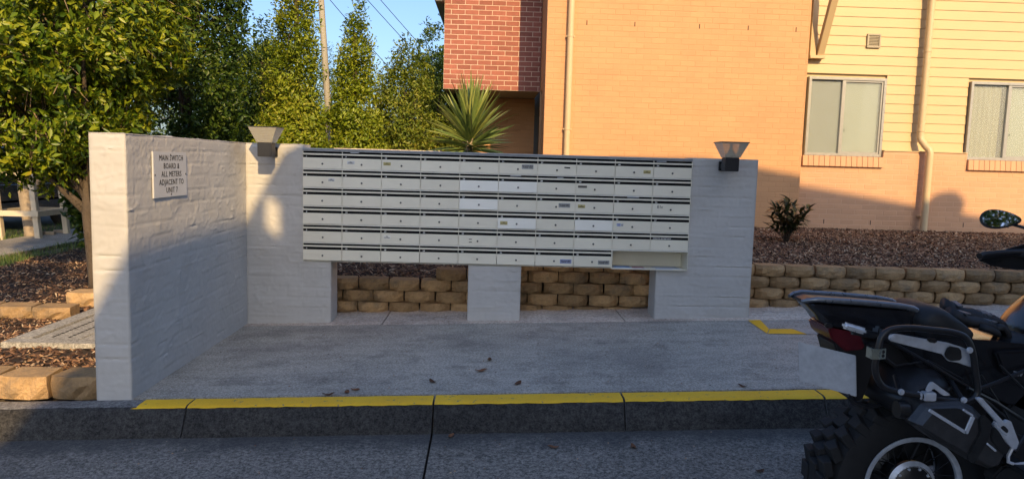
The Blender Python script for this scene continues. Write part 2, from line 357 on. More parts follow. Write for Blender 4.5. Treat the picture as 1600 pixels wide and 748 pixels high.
def kind(o, k): o['kind'] = k; return o
def npmesh(name, V, F, mat, smooth=False):
    """fast mesh from numpy arrays, F is (n,3) or (n,4)"""
    me = bpy.data.meshes.new(name); V = np.asarray(V, np.float32); F = np.asarray(F, np.int32); k = F.shape[1]
    me.vertices.add(len(V)); me.vertices.foreach_set('co', V.ravel())
    me.loops.add(F.size); me.loops.foreach_set('vertex_index', F.ravel())
    me.polygons.add(len(F)); me.polygons.foreach_set('loop_start', np.arange(0, F.size, k, dtype=np.int32))
    me.update(calc_edges=True); me.materials.append(mat)
    if smooth: me.shade_smooth()
    return me
def npobj(name, V, F, mat, parent=None, smooth=False):
    V = np.asarray(V, float) - np.array(wloc(parent))
    o = bpy.data.objects.new(name, npmesh(name, V, F, mat, smooth)); COL.objects.link(o); o.parent = parent; return o
FONT_CACHE = {}
def text_mesh(body, size, mat, ax='CENTER', ay='CENTER', space=1.0, ext=0.0004, bold=0.0, line=1.0):
    """lettering as a thin solid mesh in the local XZ plane, facing -Y"""
    key = (body, size, mat.name, ax)
    if key in FONT_CACHE: return FONT_CACHE[key]
    c = bpy.data.curves.new('lettering', 'FONT'); c.body = body; c.size = size; c.align_x = ax; c.align_y = ay
    c.extrude = ext; c.offset = bold; c.space_character = space; c.resolution_u = 2; c.space_line = line
    o = bpy.data.objects.new('lettering', c); COL.objects.link(o)
    bpy.context.view_layer.update()
    me = bpy.data.meshes.new_from_object(o.evaluated_get(bpy.context.evaluated_depsgraph_get()))
    bpy.data.objects.remove(o); bpy.data.curves.remove(c)
    me.transform(Matrix.Rotation(math.pi/2, 4, 'X')); me.name = 'lettering'
    me.materials.clear(); me.materials.append(mat); FONT_CACHE[key] = me
    return me
def vnoise(x, y, seed, sx, sy=None):
    """smooth 2D value noise on arrays"""
    sy = sy or sx; r = np.random.default_rng(seed).random((128, 128))
    u, v = np.asarray(x)*sx + 1000, np.asarray(y)*sy + 1000
    i, j = np.floor(u).astype(int), np.floor(v).astype(int); a, b = u-i, v-j
    a, b = a*a*(3-2*a), b*b*(3-2*b); i, j, i1, j1 = i % 128, j % 128, (i+1) % 128, (j+1) % 128
    return (r[i, j]*(1-a)+r[i1, j]*a)*(1-b) + (r[i, j1]*(1-a)+r[i1, j1]*a)*b
def zs(x): return 0.034*np.clip(x, -12, 12) - 0.02        # the paving rises to the right

# ------------------------------------------------------------------ ground, road, kerb, paving
def ground():
    xs = [-400, -60, -20, -8.47, -8.45, -5, 0, 5, 12, 60, 400]; ys = [-400, -60, -20, 0, 4.10, 4.12, 8, 14, 30, 80, 400]
    V = []; F = []
    for y in ys:
        for x in xs:
            z = -1.3 if y < 4.11 else (-0.55 if x < -8.46 else -0.145)
            V.append((x, y, z))
    n = len(xs)
    for j in range(len(ys)-1):
        for i in range(n-1): F.append((j*n+i, j*n+i+1, (j+1)*n+i+1, (j+1)*n+i))
    kind(MB().add(V, F).build('ground', M['ground'], fix=False), 'structure')
ground()
def zroad(x, y): return zs(x) - 0.15 - 0.07*np.clip(4-y, 0, 2.5)
def road(x0, x1):
    xs = np.unique(np.concatenate([np.linspace(x0, x1, 30), [v for v in (-12, 12) if x0 < v < x1]])); ys = np.array([-30, -8, 1.5, 2.5, 3.2, 3.7, 4.03])
    X, Y = np.meshgrid(xs, ys); V = np.stack([X, Y, zroad(X, Y)], -1).reshape(-1, 3); n = len(xs)
    F = [(j*n+i, j*n+i+1, (j+1)*n+i+1, (j+1)*n+i) for j in range(len(ys)-1) for i in range(n-1)]
    mb = MB().add(V, F)
    # edge skirts so that the joint has depth
    for xx in (x0, x1):
        mb.add([(xx, -30, float(zroad(xx, -30))), (xx, 1.5, float(zroad(xx, 1.5))), (xx, 4.03, float(zroad(xx, 4.03))), (xx, 4.03, -1), (xx, 1.5, -1), (xx, -30, -1)], [(0, 1, 4, 5), (1, 2, 3, 4)])
    kind(mb.build('road', M['road'], fix=False), 'structure')
road(-45, -0.306); road(-0.294, 45)
def street():
    kind(MB().box(-30, -8.75, -30, 90, -0.5, -0.36).build('street', M['asphalt']), 'structure')
    kind(MB().prism([(-8.78, -0.5), (-8.74, -0.27), (-8.72, -0.25), (-8.45, -0.14), (-8.45, -0.5)], 'y', 5, 90).build('street_kerb', M['kerb']), 'structure')
    kind(MB().box(-7.72, -6.6, 4.6, 70, -0.3, -0.098).build('footpath', M['path']), 'structure')
street()

kerb = kind(bpy.data.objects.new('kerb', None), 'structure'); COL.objects.link(kerb)
KP = [(4.212, -0.40), (4.212, 0.0), (4.11, 0.0), (4.090, -0.003), (4.076, -0.011), (4.066, -0.03), (3.995, -0.15), (3.985, -0.40)]
kx = [-14.0, -9.0, -6.2, -4.3, -2.95, -1.69, -0.30, 0.79, 1.95, 3.1, 4.4, 8.0, 14.0]
for a, b in zip(kx[:-1], kx[1:]):
    a2, b2 = a+0.005, b-0.005
    n = len(KP); mb = MB(); nseg = max(2, int((b-a)/0.05)); rings = []
    for i in range(nseg+1):
        x = a2+(b2-a2)*i/nseg
        e = [0, 0] + [float((vnoise(x, j*3.3, 5, 9)-0.5)*0.008 + (vnoise(x, j*1.7, 6, 30)-0.5)*0.005) for j in range(2, 7)] + [0]
        rings.append([(x, p[0]+e[j]*(0 if j < 2 or j == 7 else 1), float(zs(x))+p[1]+(e[j]*0.5 if 2 < j < 6 else 0)) for j, p in enumerate(KP)])
    o = mb.loft(rings).build('kerb_stone', M['kerb'], kerb, smooth=True)
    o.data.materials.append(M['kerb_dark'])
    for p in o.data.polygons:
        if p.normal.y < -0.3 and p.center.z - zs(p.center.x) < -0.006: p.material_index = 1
def yellow_kerb(a, b):
    pr = [(4.073, -0.008), (4.080, -0.003), (4.089, 0.001), (4.11, 0.004), (4.205, 0.004)]; n = len(pr)
    m = max(2, int((b-a)/0.03)); V = []; F = []
    for i in range(m+1):
        x = a+(b-a)*i/m
        for j, (y, z) in enumerate(pr):
            yy = y + (float(vnoise(x, 2, 9, 22))-0.5)*0.004*(j == 0) - (float(vnoise(x, 7, 9, 14))-0.5)*0.010*(j == n-1)
            V.append((x + (0.10*(j/(n-1)) if i == 0 and a < -1.9 else 0), yy, float(zs(x)) + z + (float(vnoise(x, 2, 9, 22))-0.5)*0.004*(j == 0)))
    for i in range(m):
        for j in range(n-1): F.append((i*n+j, i*n+j+1, (i+1)*n+j+1, (i+1)*n+j))
    o = MB().add(V, F).build('yellow_line', M['yellow'], kerb, fix=False, smooth=True)
for a, b in ((-2.0, -1.695), (-1.685, -0.306), (-0.294, 0.784), (0.796, 1.944), (1.956, 3.0)): yellow_kerb(a, b)

def paving(name, x0, x1, y0, y1, mat, th=0.16):
    xs = np.arange(x0, x1+1e-6, (x1-x0)/max(2, int((x1-x0)/0.25))); mb = MB()
    rings = [[(x, y0, float(zs(x))-th), (x, y1, float(zs(x))-th), (x, y1, float(zs(x))), (x, y0, float(zs(x)))] for x in xs]
    return kind(mb.loft(rings).build(name, mat), 'structure')
paving('pavement', -2.062, 9.0, 4.240, 6.140, M['slab'])
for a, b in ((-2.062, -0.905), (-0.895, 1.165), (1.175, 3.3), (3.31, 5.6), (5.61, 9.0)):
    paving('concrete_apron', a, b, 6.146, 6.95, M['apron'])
def flat_line(name, pts, mat):
    V = [(x, y, float(zs(x))+0.004) for x, y in pts]
    return kind(MB().add(V, [tuple(range(len(V)))]).build(name, mat, fix=False), 'structure')
flat_line('yellow_bay_line', [(2.215, 6.135), (2.20, 5.64), (2.275, 5.80), (2.325, 6.135)][::-1], M['yellow'])
flat_line('yellow_bay_line', [(2.205, 5.636), (2.50, 5.60), (2.46, 5.785), (2.280, 5.797)], M['yellow'])
flat_line('worn_bay_line', [(2.505, 5.60), (3.6, 5.56), (3.6, 5.75), (2.465, 5.785)], M['oldline'])

# ------------------------------------------------------------------ garden beds
def zbed(x, y):
    z = np.interp(x, [-2.3, -0.55, -0.40, 0.30, 0.45, 14], [0.215, 0.215, 0.32, 0.325, 0.415, 0.425])
    z = z + np.clip(y-6.8, 0, 4)*0.012*(x < 0.4)
    return z + (vnoise(x, y, 3, 1.1)-0.5)*0.05*np.clip((12.2-y)*1.5, 0, 1) + (vnoise(x, y, 4, 5)-0.5)*0.02 - np.clip(y-9.5, 0, 3)*0.016
def zleft(x, y):
    z = -0.115 + np.interp(y, [4.3, 4.7, 5.3, 6], [0.07, 0.06, 0.04, 0.03])
    return z + (vnoise(x, y, 8, 1.3)-0.5)*0.05 + (vnoise(x, y, 4, 5)-0.5)*0.02
def bed(name, x0, x1, y0, y1, fz, step, label):
    xs = np.arange(x0, x1+step/2, step); ys = np.arange(y0, y1+step/2, step); X, Y = np.meshgrid(xs, ys); n = len(xs)
    V = np.stack([X, Y, fz(X, Y)], -1).reshape(-1, 3); i, j = np.meshgrid(np.arange(n-1), np.arange(len(ys)-1)); k = (j*n+i).ravel()
    return kind(npobj(name, V, np.stack([k, k+1, k+n+1, k+n], -1), M['soil'], None, True), 'structure')
bed('garden_bed', -2.26, 9.5, 6.84, 14.0, zbed, 0.08, '')
bed('garden_bed', -6.05, -2.27, 4.40, 14, zleft, 0.08, '')
def chips(name, label, n, sampler, fz, lmin=0.02, lmax=0.06):
    x, y = sampler(n); z = fz(x, y) + RNG.uniform(0.001, 0.014, len(x)); n = len(x)
    L = RNG.uniform(lmin, lmax, n); W = L*RNG.uniform(0.18, 0.45, n); a = RNG.uniform(0, 2*np.pi, n)
    t = RNG.normal(0, 0.38, n); r = RNG.normal(0, 0.45, n)
    d = np.stack([np.cos(a)*np.cos(t), np.sin(a)*np.cos(t), np.sin(t)], -1)
    s = np.stack([-np.sin(a)*np.cos(r), np.cos(a)*np.cos(r), np.sin(r)], -1); nn = np.cross(d, s)
    c = np.stack([x, y, z], -1); d = d*L[:, None]/2; s = s*W[:, None]/2; h = nn*(W*0.35)[:, None]
    # low wedge: a four-sided base and a ridge
    V = np.stack([c-d-s, c+d-s*0.6, c+d*0.9+s, c-d*0.8+s*0.9, c-d*0.5+h, c+d*0.55+h], 1).reshape(-1, 3)
    b = (np.arange(n)*6)[:, None]
    F = np.concatenate([b+np.array([[0, 1, 5]]), b+np.array([[0, 5, 4]]), b+np.array([[2, 3, 4]]), b+np.array([[2, 4, 5]]), b+np.array([[1, 2, 5]]), b+np.array([[3, 0, 4]])])
    o = kind(npobj(name, V, F, M['chip']), 'stuff'); tag(o, label, 'mulch'); return o
def samp_right(n):
    y = 6.86 + (12.22-6.86)*RNG.random(n)**1.15; x = RNG.uniform(2.2, 9.3, n); return x, y
def samp_mid(n): return RNG.uniform(-1.9, 2.3, n), RNG.uniform(6.86, 9.6, n)
def samp_left(n):
    x = RNG.uniform(-6.05, -2.28, n); y = 4.44 + 7.5*RNG.random(n)**1.6
    k = ~((x > -3.50) & (y > 5.2) & (y < 7.2)); return x[k], y[k]
chips('bark_mulch', 'brown bark mulch on the raised bed below the cream building', 62000, samp_right, zbed)
chips('bark_mulch', 'dark bark mulch seen under the mailboxes behind the block wall', 14000, samp_mid, zbed)
chips('bark_mulch', 'brown bark mulch around the concrete pit beside the white wing wall', 30000, samp_left, zleft, 0.02, 0.055)
def grass():
    n = 5000; x = RNG.uniform(-6.62, -5.95, n); y = RNG.uniform(9, 17, n); k = RNG.random(n) < vnoise(x, y, 2, 1.6)*1.3; x, y = x[k], y[k]
    m = 2500; x = np.concatenate([x, RNG.uniform(-8.45, -7.72, m)]); y = np.concatenate([y, RNG.uniform(9.5, 18, m)]); n = len(x)
    h = RNG.uniform(0.03, 0.09, n); a = RNG.uniform(0, 6.28, n); c = np.stack([x, y, np.full(n, -0.14)], -1)
    s = np.stack([np.cos(a), np.sin(a), 0*a], -1)*0.006; tip = np.stack([RNG.normal(0, .03, n), RNG.normal(0, .03, n), h+0.03], -1)
    V = np.stack([c-s, c+s, c+tip], 1).reshape(-1, 3); F = np.arange(3*n).reshape(-1, 3)
    tag(kind(npobj('grass', V, F, M['grass']), 'stuff'), 'sparse green grass along the edge of the footpath', 'grass')
grass()

# ------------------------------------------------------------------ retaining wall of split blocks
def block_mesh(w, h, d, seed, bk=0.060, vk=0.020):
    r = random.Random(seed); nx, nz = 7, 4; V = []; F = []
    def bow(u): return 0.0 if abs(u) < 0.45 else ((abs(u)-0.45)/0.55)**1.3*bk
    for j in range(nz):
        for i in range(nx):
            u = -1+2*i/(nx-1); v = -1+2*j/(nz-1); e = (abs(u) > 0.99 or abs(v) > 0.99)
            V.append((u*w/2*(1 if abs(v) < .9 else 0.985), bow(u) + (vk if abs(v) > 0.9 else 0) + r.uniform(-.014, .014)*(0.5 if e else 1), v*h/2 + (0 if e else r.uniform(-.006, .006))))
    for j in range(nz-1):
        for i in range(nx-1): k = j*nx+i; F.append((k, k+1, k+nx+1, k+nx))
    b = len(V); V += [(-w/2*0.86, d, -h/2), (w/2*0.86, d, -h/2), (w/2*0.86, d, h/2), (-w/2*0.86, d, h/2)]
    t = [(nz-1)*nx+i for i in range(nx)]; F.append(tuple(t + [b+2, b+3])); F.append(tuple(list(range(nx-1, -1, -1)) + [b, b+1]))
    F.append((0, nx, 2*nx, 3*nx, b+3, b)); F.append((nx-1, b+1, b+2, 4*nx-1, 3*nx-1, 2*nx-1)); F.append((b, b+3, b+2, b+1))
    mb = MB(); mb.v = V; mb.f = F; me = mb.mesh('block', M['stone']); return me
BW, BH = 0.284, 0.105
BLK = [block_mesh(BW-0.010, BH-0.006, 0.20, s) for s in range(6)]
def retaining():
    t = thing('retaining_wall', 'low stepped retaining wall of tan split-face blocks behind the mailboxes', 'retaining wall', (0, 6.66, 0))
    for k in range(5):
        z0 = -0.068 + BH*k; x = -2.2 + (BW/2 if k % 2 else 0)
        while x < 9.2:
            top = 0.25 if x < -0.50 else (0.356 if x < 0.33 else 0.46)
            if z0+BH <= top+0.02 and z0+BH > zs(x)+0.012:
                xx = x + random.uniform(-.004, .004)
                yy = 6.662 + 0.008*k + (0.0 if x < 2.6 else -0.018*(min(x, 5)-2.6)) + random.uniform(-.006, .006)
                part('block', random.choice(BLK), t, wloc_=(xx, yy, z0+BH/2+random.uniform(-.002, .002)), rot=(0, 0, random.uniform(-.03, .03)))
            x += BW
retaining()
def edging(name, label, pts, h, w, z):
    t = thing(name, label, 'edging', (pts[0][0], pts[0][1], z))
    me = [block_mesh(w-0.008, h, 0.22, s+20, 0.022, 0.008) for s in range(3)]
    for i, (x, y, a) in enumerate(pts): part('block', me[i % 3], t, wloc_=(x, y, z+h/2), rot=(0, 0, a))
    return t
edging('block_edging', 'row of tan edging blocks on the kerb at the left', [(-2.405-0.29*i, 4.225+random.uniform(-.008, .008), random.uniform(-.03, .03)) for i in range(12)], 0.135, 0.287, -0.105)
edging('block_edging', 'short row of edging blocks in the mulch left of the concrete pit', [(-3.74-0.33*i, 6.30+random.uniform(-.02, .02), random.uniform(-.06, .06)) for i in range(6)], 0.10, 0.325, -0.10)
edging('block_edging', 'pair of grey edging blocks behind the pit by the white wing wall', [(-3.72, 6.78, 0.05), (-3.36, 6.80, -0.04), (-3.0, 6.80, 0)], 0.13, 0.35, -0.09)
def pit():
    t = thing('drain_pit', 'concrete drain pit cover with rows of slots beside the wing wall', 'drain cover', (-2.9, 6.0, -0.1))
    x0, x1, y0, y1, z = -3.47, -2.275, 5.23, 6.62, -0.03
    mb = MB(); a = 0.14
    mb.box(x0, x1, y0, y0+a, z-0.1, z).box(x0, x1, y1-a, y1, z-0.1, z).box(x0, x0+a, y0+a, y1-a, z-0.1, z).box(x1-a*0.4, x1, y0+a, y1-a, z-0.1, z)
    mb.build('frame', M['pit'], t, bevel=0.006)
    nlid = 3; yy0, yy1 = y0+a+0.006, y1-a-0.006
    xl0, xl1 = x0+a+0.006, x1-a*0.4-0.006; wl = (xl1-xl0)/nlid
    lid = MB()
    for k in range(nlid):
        MB().box(xl0+k*wl+0.004, xl0+(k+1)*wl-0.004, yy0, yy1, z-0.07, z-0.008).build('lid', M['pit'], t, bevel=0.004)
        for r in (0.32, 0.68):
            sl = MB(); xx = xl0+(k+r)*wl
            for q in range(18):
                y = yy0+0.06+q*(yy1-yy0-0.12)/18; sl.box(xx-0.009, xx+0.009, y, y+0.034, z-0.012, z-0.0055)
            sl.build('slot', M['dark'], t)
pit()

# ------------------------------------------------------------------ white painted wall
def masonry(name, label, boxes, seed):
    """bagged and painted brickwork: solid L-shapes as displaced skins over a core"""
    x0 = min(b[0] for b in boxes); y0 = min(b[2] for b in boxes)
    t = thing(name, label, 'wall', (x0, y0, 0))
    V = []; F = []; cnt = 0
    def skin(o, u, v, lu, lv, nrm, step=0.0105, cut=None):
        nonlocal cnt
        nu, nv = max(2, int(lu/step)), max(2, int(lv/step))
        a = np.linspace(0, lu, nu+1); b = np.linspace(0, lv, nv+1); A, B = np.meshgrid(a, b)
        o, u, v, nrm = map(np.array, (o, u, v, nrm)); P = o + A[..., None]*u + B[..., None]*v
        s = P[..., 0]*1.0 + P[..., 1]*1.37; h = P[..., 2]
        if abs(nrm[2]) > 0.5: s, h = P[..., 0]*1.3, P[..., 1]*1.7
        c = (h+0.11)/0.086 + (vnoise(s, h, seed+9, 1.2)-0.5)*0.18; row = np.floor(c); fr = np.abs(c-np.round(c))
        bond = s/0.24 + 0.5*(row % 2) + (vnoise(s, h, seed+8, 2)-0.5)*0.1; fb = np.abs(bond-np.round(bond))
        vis = np.clip(vnoise(s, row*7.7, seed+1, 3.0)*1.7-0.35, 0, 1)
        D = 0.0038*np.exp(-((c-np.round(c)-0.09)/0.05)**2)*np.clip(vnoise(s, row*3.1, seed+7, 4.0)*2.2-0.7, 0, 1) - 0.0055*np.exp(-(fr/0.085)**2)*vis - 0.0022*np.exp(-(fb/0.03)**2)*vis*(fr > 0.05)
        D += (vnoise(row*5.3, np.floor(bond)*3.1, seed+2, 1.0)-0.5)*0.0028
        r1 = vnoise(s, h, seed+3, 9, 26); r2 = vnoise(s+h*0.5, h-s*0.3, seed+4, 17, 30); r3 = vnoise(s, h, seed+6, 5, 9)
        ridge = np.clip(1-np.abs(r1-0.5)*14, 0, 1)*np.clip(r3*3-1.4, 0, 1) + 0.7*np.clip(1-np.abs(r2-0.5)*11, 0, 1)*np.clip(2.2-r3*3.4, 0, 1)
        D += ridge*0.0055 + (vnoise(s, h, seed+5, 40)-0.5)*0.0014 + (r3-0.5)*0.005
        ed = np.minimum(np.minimum(A, lu-A), np.minimum(B, lv-B)); D = D*np.clip(ed/0.012, 0, 1) - 0.004*np.exp(-(ed/0.006)**2)
        P = P + D[..., None]*nrm
        k = len(P[0]); i, j = np.meshgrid(np.arange(nu), np.arange(nv)); q = (j*k+i).ravel() + cnt
        V.append(P.reshape(-1, 3)); keep = np.ones(len(q), bool)
        if cut:
            ca, cb = (a[:-1]+a[1:])/2, (b[:-1]+b[1:])/2; CA, CB = np.meshgrid(ca, cb); keep = ~((CA > cut[0]) & (CA < cut[1]) & (CB > cut[2])).ravel()
        F.append(np.stack([q, q+1, q+k+1, q+k], -1)[keep]); cnt += P.shape[0]*P.shape[1]
    for (x0, x1, y0, y1, z0, z1, sides, *cc) in boxes:
        cut = cc[0] if cc else None
        if 'f' in sides: skin((x0, y0, z0), (1, 0, 0), (0, 0, 1), x1-x0, z1-z0, (0, -1, 0), cut=cut)
        if 'r' in sides: skin((x1, y0, z0), (0, 1, 0), (0, 0, 1), y1-y0, z1-z0, (1, 0, 0))
        if 'l' in sides: skin((x0, y1, z0), (0, -1, 0), (0, 0, 1), y1-y0, z1-z0, (-1, 0, 0), 0.02)
        if 'b' in sides: skin((x1, y1, z0), (-1, 0, 0), (0, 0, 1), x1-x0, z1-z0, (0, 1, 0), 0.03)
        if 't' in sides: skin((x0, y0, z1), (1, 0, 0), (0, 1, 0), x1-x0, y1-y0, (0, 0, 1), 0.02)
    npobj('painted_brickwork', np.concatenate(V), np.concatenate(F), M['white'], t, True).data.set_sharp_from_angle(angle=math.radians(50))
    return t
ZT = 1.443; BZ0, BZ1 = 0.463, 1.412
masonry('wing_wall', 'white painted brick wing wall at left carrying the switch board sign',
        [(-2.264, -2.06, 4.22, 6.51, -0.2, ZT, 'frlt'), (-2.06, -1.35, 6.25, 6.51, -0.2, ZT, 'f', (-1.586+2.06, 9, BZ0-0.004+0.2)), (-2.06, -1.586, 6.25, 6.51, -0.2, ZT, 'rbt'), (-1.586, -1.35, 6.25, 6.51, -0.2, BZ0-0.004, 'rbt')], 40)
masonry('centre_pier', 'short white painted pier under the middle of the mailboxes', [(-0.182, 0.271, 6.25, 6.51, -0.15, BZ0-0.004, 'frlbt')], 60)
masonry('right_pier', 'white painted brick pier at the right end of the mailboxes',
        [(1.437, 2.268, 6.25, 6.51, -0.1, 1.421, 'f', (-9, 1.702-1.437, BZ0-0.004+0.1)), (1.437, 1.702, 6.25, 6.51, -0.1, BZ0-0.004, 'lbt'), (1.702, 2.268, 6.25, 6.51, -0.1, 1.421, 'rlbt')], 80)

# ------------------------------------------------------------------ mailbox bank
def mailboxes():
    t = thing('mailbox_bank', 'bank of cream metal mailboxes in six rows between white piers', 'mailboxes', (0.057, 6.235, BZ0))
    X0, X1 = -1.583, 1.698; CW = (X1-X0)/10; YF = 6.235; YB = 6.54; RP = (BZ1-0.022-BZ0)/6; top = BZ1-0.022
    # carcass
    mb = MB(); th = 0.003
    mb.box(X0, X1, YB-th, YB, BZ0, BZ1-0.004).box(X0, X0+th, YF+0.004, YB-th, BZ0+th, top).box(X1-th, X1, YF+0.004, YB-th, BZ0+th, top).box(X0, X1, YF+0.004, YB-th, BZ0, BZ0+th)
    mb.box(X0+th, X1-th, YF+0.02, YF+0.023, BZ0+RP, top)          # inner baffle behind the slots
    mb.build('carcass', M['cream_metal'], t)
    MB().box(X0, X1, YF-0.012, YB+0.004, BZ1-0.010, BZ1+0.003).build('capping', M['top_metal'], t, bevel=0.002)
    MB().box(X0, X1, YF-0.004, YF+0.016, top+0.001, BZ1-0.011).build('top_rail', M['top_metal'], t)
    lockm = MB().lathe([(0.0001, -0.007), (0.0065, -0.007), (0.0075, -0.004), (0.0085, 0.0)], (0, 0, 0), 'y', 14).mesh('lock', M['lock'], smooth=True)
    dz0, dz1 = 0.0105, 0.1015     # door extents above the row's bottom
    doorm = MB().box(-CW/2+0.0022, CW/2-0.0022, -0.004, 0.0, dz0-dz1, 0).mesh('door', M['cream_metal'], bevel=0.0015)
    doorl = MB().box(-CW/2+0.0022, CW/2-0.0022, -0.004, 0.0, dz0-dz1, 0).mesh('door', M['cream_light'], bevel=0.0015)
    stripm = MB().box(-CW/2+0.0024, CW/2-0.0024, -0.0022, 0.002, 0, 0.0215).mesh('name_strip', M['strip_black'])
    slotm = MB().box(-CW/2+0.0023, CW/2-0.0023, 0.0, 0.004, 0, 0.0160).mesh('slot', M['slot_black'])
    starts = [1, 7, 13, 19, 25, 31, 37, 43, 49, 54]
    ajar = {(1, 4): 9, (2, 4): 8, (1, 5): 5, (3, 0): 3.5, (3, 5): 7, (3, 7): 5, (2, 9): 1.5}
    light = {(1, 4), (2, 4), (1, 5), (3, 5), (3, 7)}
    st = {}
    NJ = 'NO\nJUNK MAIL'; NA = 'NO JUNK MAIL\nTHANK YOU'
    st[(0, 1)] = ('w', -0.092, 0.012, .062, .026, NJ); st[(0, 2)] = ('y', -0.118, 0.010, .062, .026, NJ); st[(1, 0)] = ('b2', 0.075, 0.018, .05, .026, NJ)
    st[(0, 5)] = ('g', 0.078, 0.018, .098, .038, NA); st[(0, 8)] = ('y', 0.108, 0.002, .062, .028, NJ); st[(2, 6)] = ('g', 0.072, 0.010, .098, .036, NA)
    st[(2, 7)] = ('y', -0.110, 0.006, .062, .028, NJ); st[(3, 5)] = ('y', -0.110, 0.002, .062, .030, NJ); st[(4, 2)] = ('n', -0.112, 0.012, .06, .028, NJ)
    st[(5, 6)] = ('b', 0.10, -0.004, .098, .036, NA); st[(5, 7)] = ('g', 0.098, -0.006, .098, .036, NA); st[(3, 8)] = ('b2', -0.105, 0.012, .06, .026, '')
    for r in range(6):
        zr = top - (r+1)*RP; ncol = 8 if r == 5 else 10; xe = X0+ncol*CW
        MB().prism([(YF+0.002, zr+0.1230), (YF-0.006, zr+0.1245), (YF-0.006, zr+0.1360), (YF+0.002, zr+0.1375), (YF+0.012, zr+0.1375), (YF+0.012, zr+0.1230)], 'x', X0+0.001, xe-0.001).build('hood_rail', M['cream_metal'], t)
        if r < 5: MB().prism([(YF-0.006, zr-0.001), (YF-0.008, zr+0.004), (YF+0.002, zr+0.0085), (YF+0.014, zr+0.0085), (YF+0.014, zr-0.001)], 'x', X0+0.001, X1-0.001).build('shelf_lip', M['cream_light'], t)  # the lip's highlight is painted in by the paler coat
        for c in range(ncol):
            xc = X0+(c+.5)*CW
            part('slot', slotm, t, wloc_=(xc, YF+0.008, zr+0.1377))
            MB().box(xc+CW/2-0.0022, xc+CW/2+0.0022, YF-0.003, YF+0.007, zr+0.102, zr+0.1535).build('divider', M['cream_metal'], t)
            s = part('name_strip', stripm, t, wloc_=(xc, YF+0.003, zr+0.1012))
            num = starts[c]+r; txt = str(num)
            if (r, c) == (4, 9): part('lettering', text_mesh('STRATA SECRETARY', 0.017, M['digit'], 'LEFT', bold=0.0002), s, (-CW/2+0.022, -0.0028, 0.0095))
            else: part('number', text_mesh(txt, 0.019, M['digit'], 'LEFT', bold=0.0003), s, (-CW/2+0.026, -0.0028, 0.0095))
            new = (r, c) in light  # tilted doors take the paler coat, their sky light painted in
            d = part('door', doorl if new else doorm, t, wloc_=(xc, YF, zr+dz1-0.001), rot=(-math.radians(ajar.get((r, c), random.uniform(0, 0.5))), 0, random.uniform(-.003, .003)))
            if new: d['label'] = 'sky-brightened mailbox door hanging slightly open'
            part('lock', lockm, d, (random.uniform(-.003, .003), -0.004, -0.050))
            if (r, c) in st:
                kcol, sx, sz, sw, sh, body = st[(r, c)]; mm = {'w': 'stick_w', 'y': 'stick_y', 'g': 'stick_g', 'b': 'stick_b', 'b2': 'stick_w', 'n': 'cream_light'}[kcol]
                part('sticker', MB().box(-sw/2, sw/2, -0.0006, 0, -sh/2, sh/2).mesh('sticker', M[mm]), d, (sx, -0.0043, -0.046+sz))
                if body: part('sticker_text', text_mesh(body, sh*0.36, M['ink'], bold=0.0003, line=0.85), d, (sx, -0.0056, -0.046+sz))
                else:
                    part('sticker', MB().box(-.012, .016, -0.0006, 0, -.012, .012).mesh('sticker', M['stick_b']), d, (sx-0.01, -0.0052, -0.046+sz))
                    part('sticker', MB().box(-.009, .009, -0.0006, 0, -.007, .007).mesh('sticker', M['stick_g']), d, (sx+0.02, -0.0052, -0.048+sz))
            if (r, c) == (2, 9): part('handwriting', text_mesh('E1c', 0.034, M['ink'], bold=0.0004), d, (-0.095, -0.0048, -0.028))
            if (r, c) == (4, 4):
                for q in (0, 1): part('cut_slot', MB().box(-.013, .013, -0.0008, 0, -.003, .003).mesh('cut_slot', M['slot_black']), d, (-0.062, -0.0045, -0.035-0.024*q))
            if (r, c) == (0, 6): part('cut_slot', MB().box(-.024, .024, -0.0008, 0, -.005, .005).mesh('cut_slot', M['slot_black']), d, (0.085, -0.0045, -0.026), rot=(0, 0.06, 0))
            if (r, c) == (1, 7): part('sticker', MB().box(-.038, .038, -0.0008, 0, -.009, .009).mesh('sticker', M['lock']), d, (-0.108, -0.0045, -0.028))
    # open parcel shelf, bottom right
    sx0 = X0+8*CW; zr = top-6*RP
    mb = MB(); mb.box(sx0-0.002, sx0+0.006, YF-0.006, YB-0.1, zr, zr+RP-0.002).box(X1-0.004, X1-0.001, YF-0.02, YB-0.1, zr, zr+RP-0.002)
    mb.box(sx0+0.006, X1-0.004, YF-0.02, YB-0.1, zr-0.004, zr-0.0005).box(sx0+0.006, X1-0.004, YB-0.1, YB-0.098, zr, zr+RP-0.004)
    mb.build('open_shelf', M['cream_metal'], t)
    for nm, lb, x, y, wd, dp, a, mt, h in (('newspaper', 'folded catalogue with blue print on the open mailbox shelf', sx0+0.10, 6.30, .16, .11, .05, 'paper_b', .008),
                                  ('newspaper', 'folded catalogue with red print beside the blue one on the open shelf', sx0+0.24, 6.295, .12, .10, -.08, 'paper_r', .006),
                                  ('newspaper', 'white paper lying at the right of the open mailbox shelf', sx0+0.49, 6.31, .22, .15, .1, 'paper', .007)):
        th_ = thing(nm, lb, 'newspaper', (x, y, zr))
        sh = MB(); 
        ring = [[(-wd/2, yy, 0.0005+h*(0.2+0.5*abs(math.sin(yy*20)))) for yy in (-dp/2, 0, dp/2)], [(0, yy, 0.0005+h) for yy in (-dp/2, 0, dp/2)], [(wd/2, yy, 0.0005+h*.8) for yy in (-dp/2, 0, dp/2)]]
        vs = [p for q in ring for p in q]; vs2 = [(p[0], p[1], 0.0003) for p in vs]
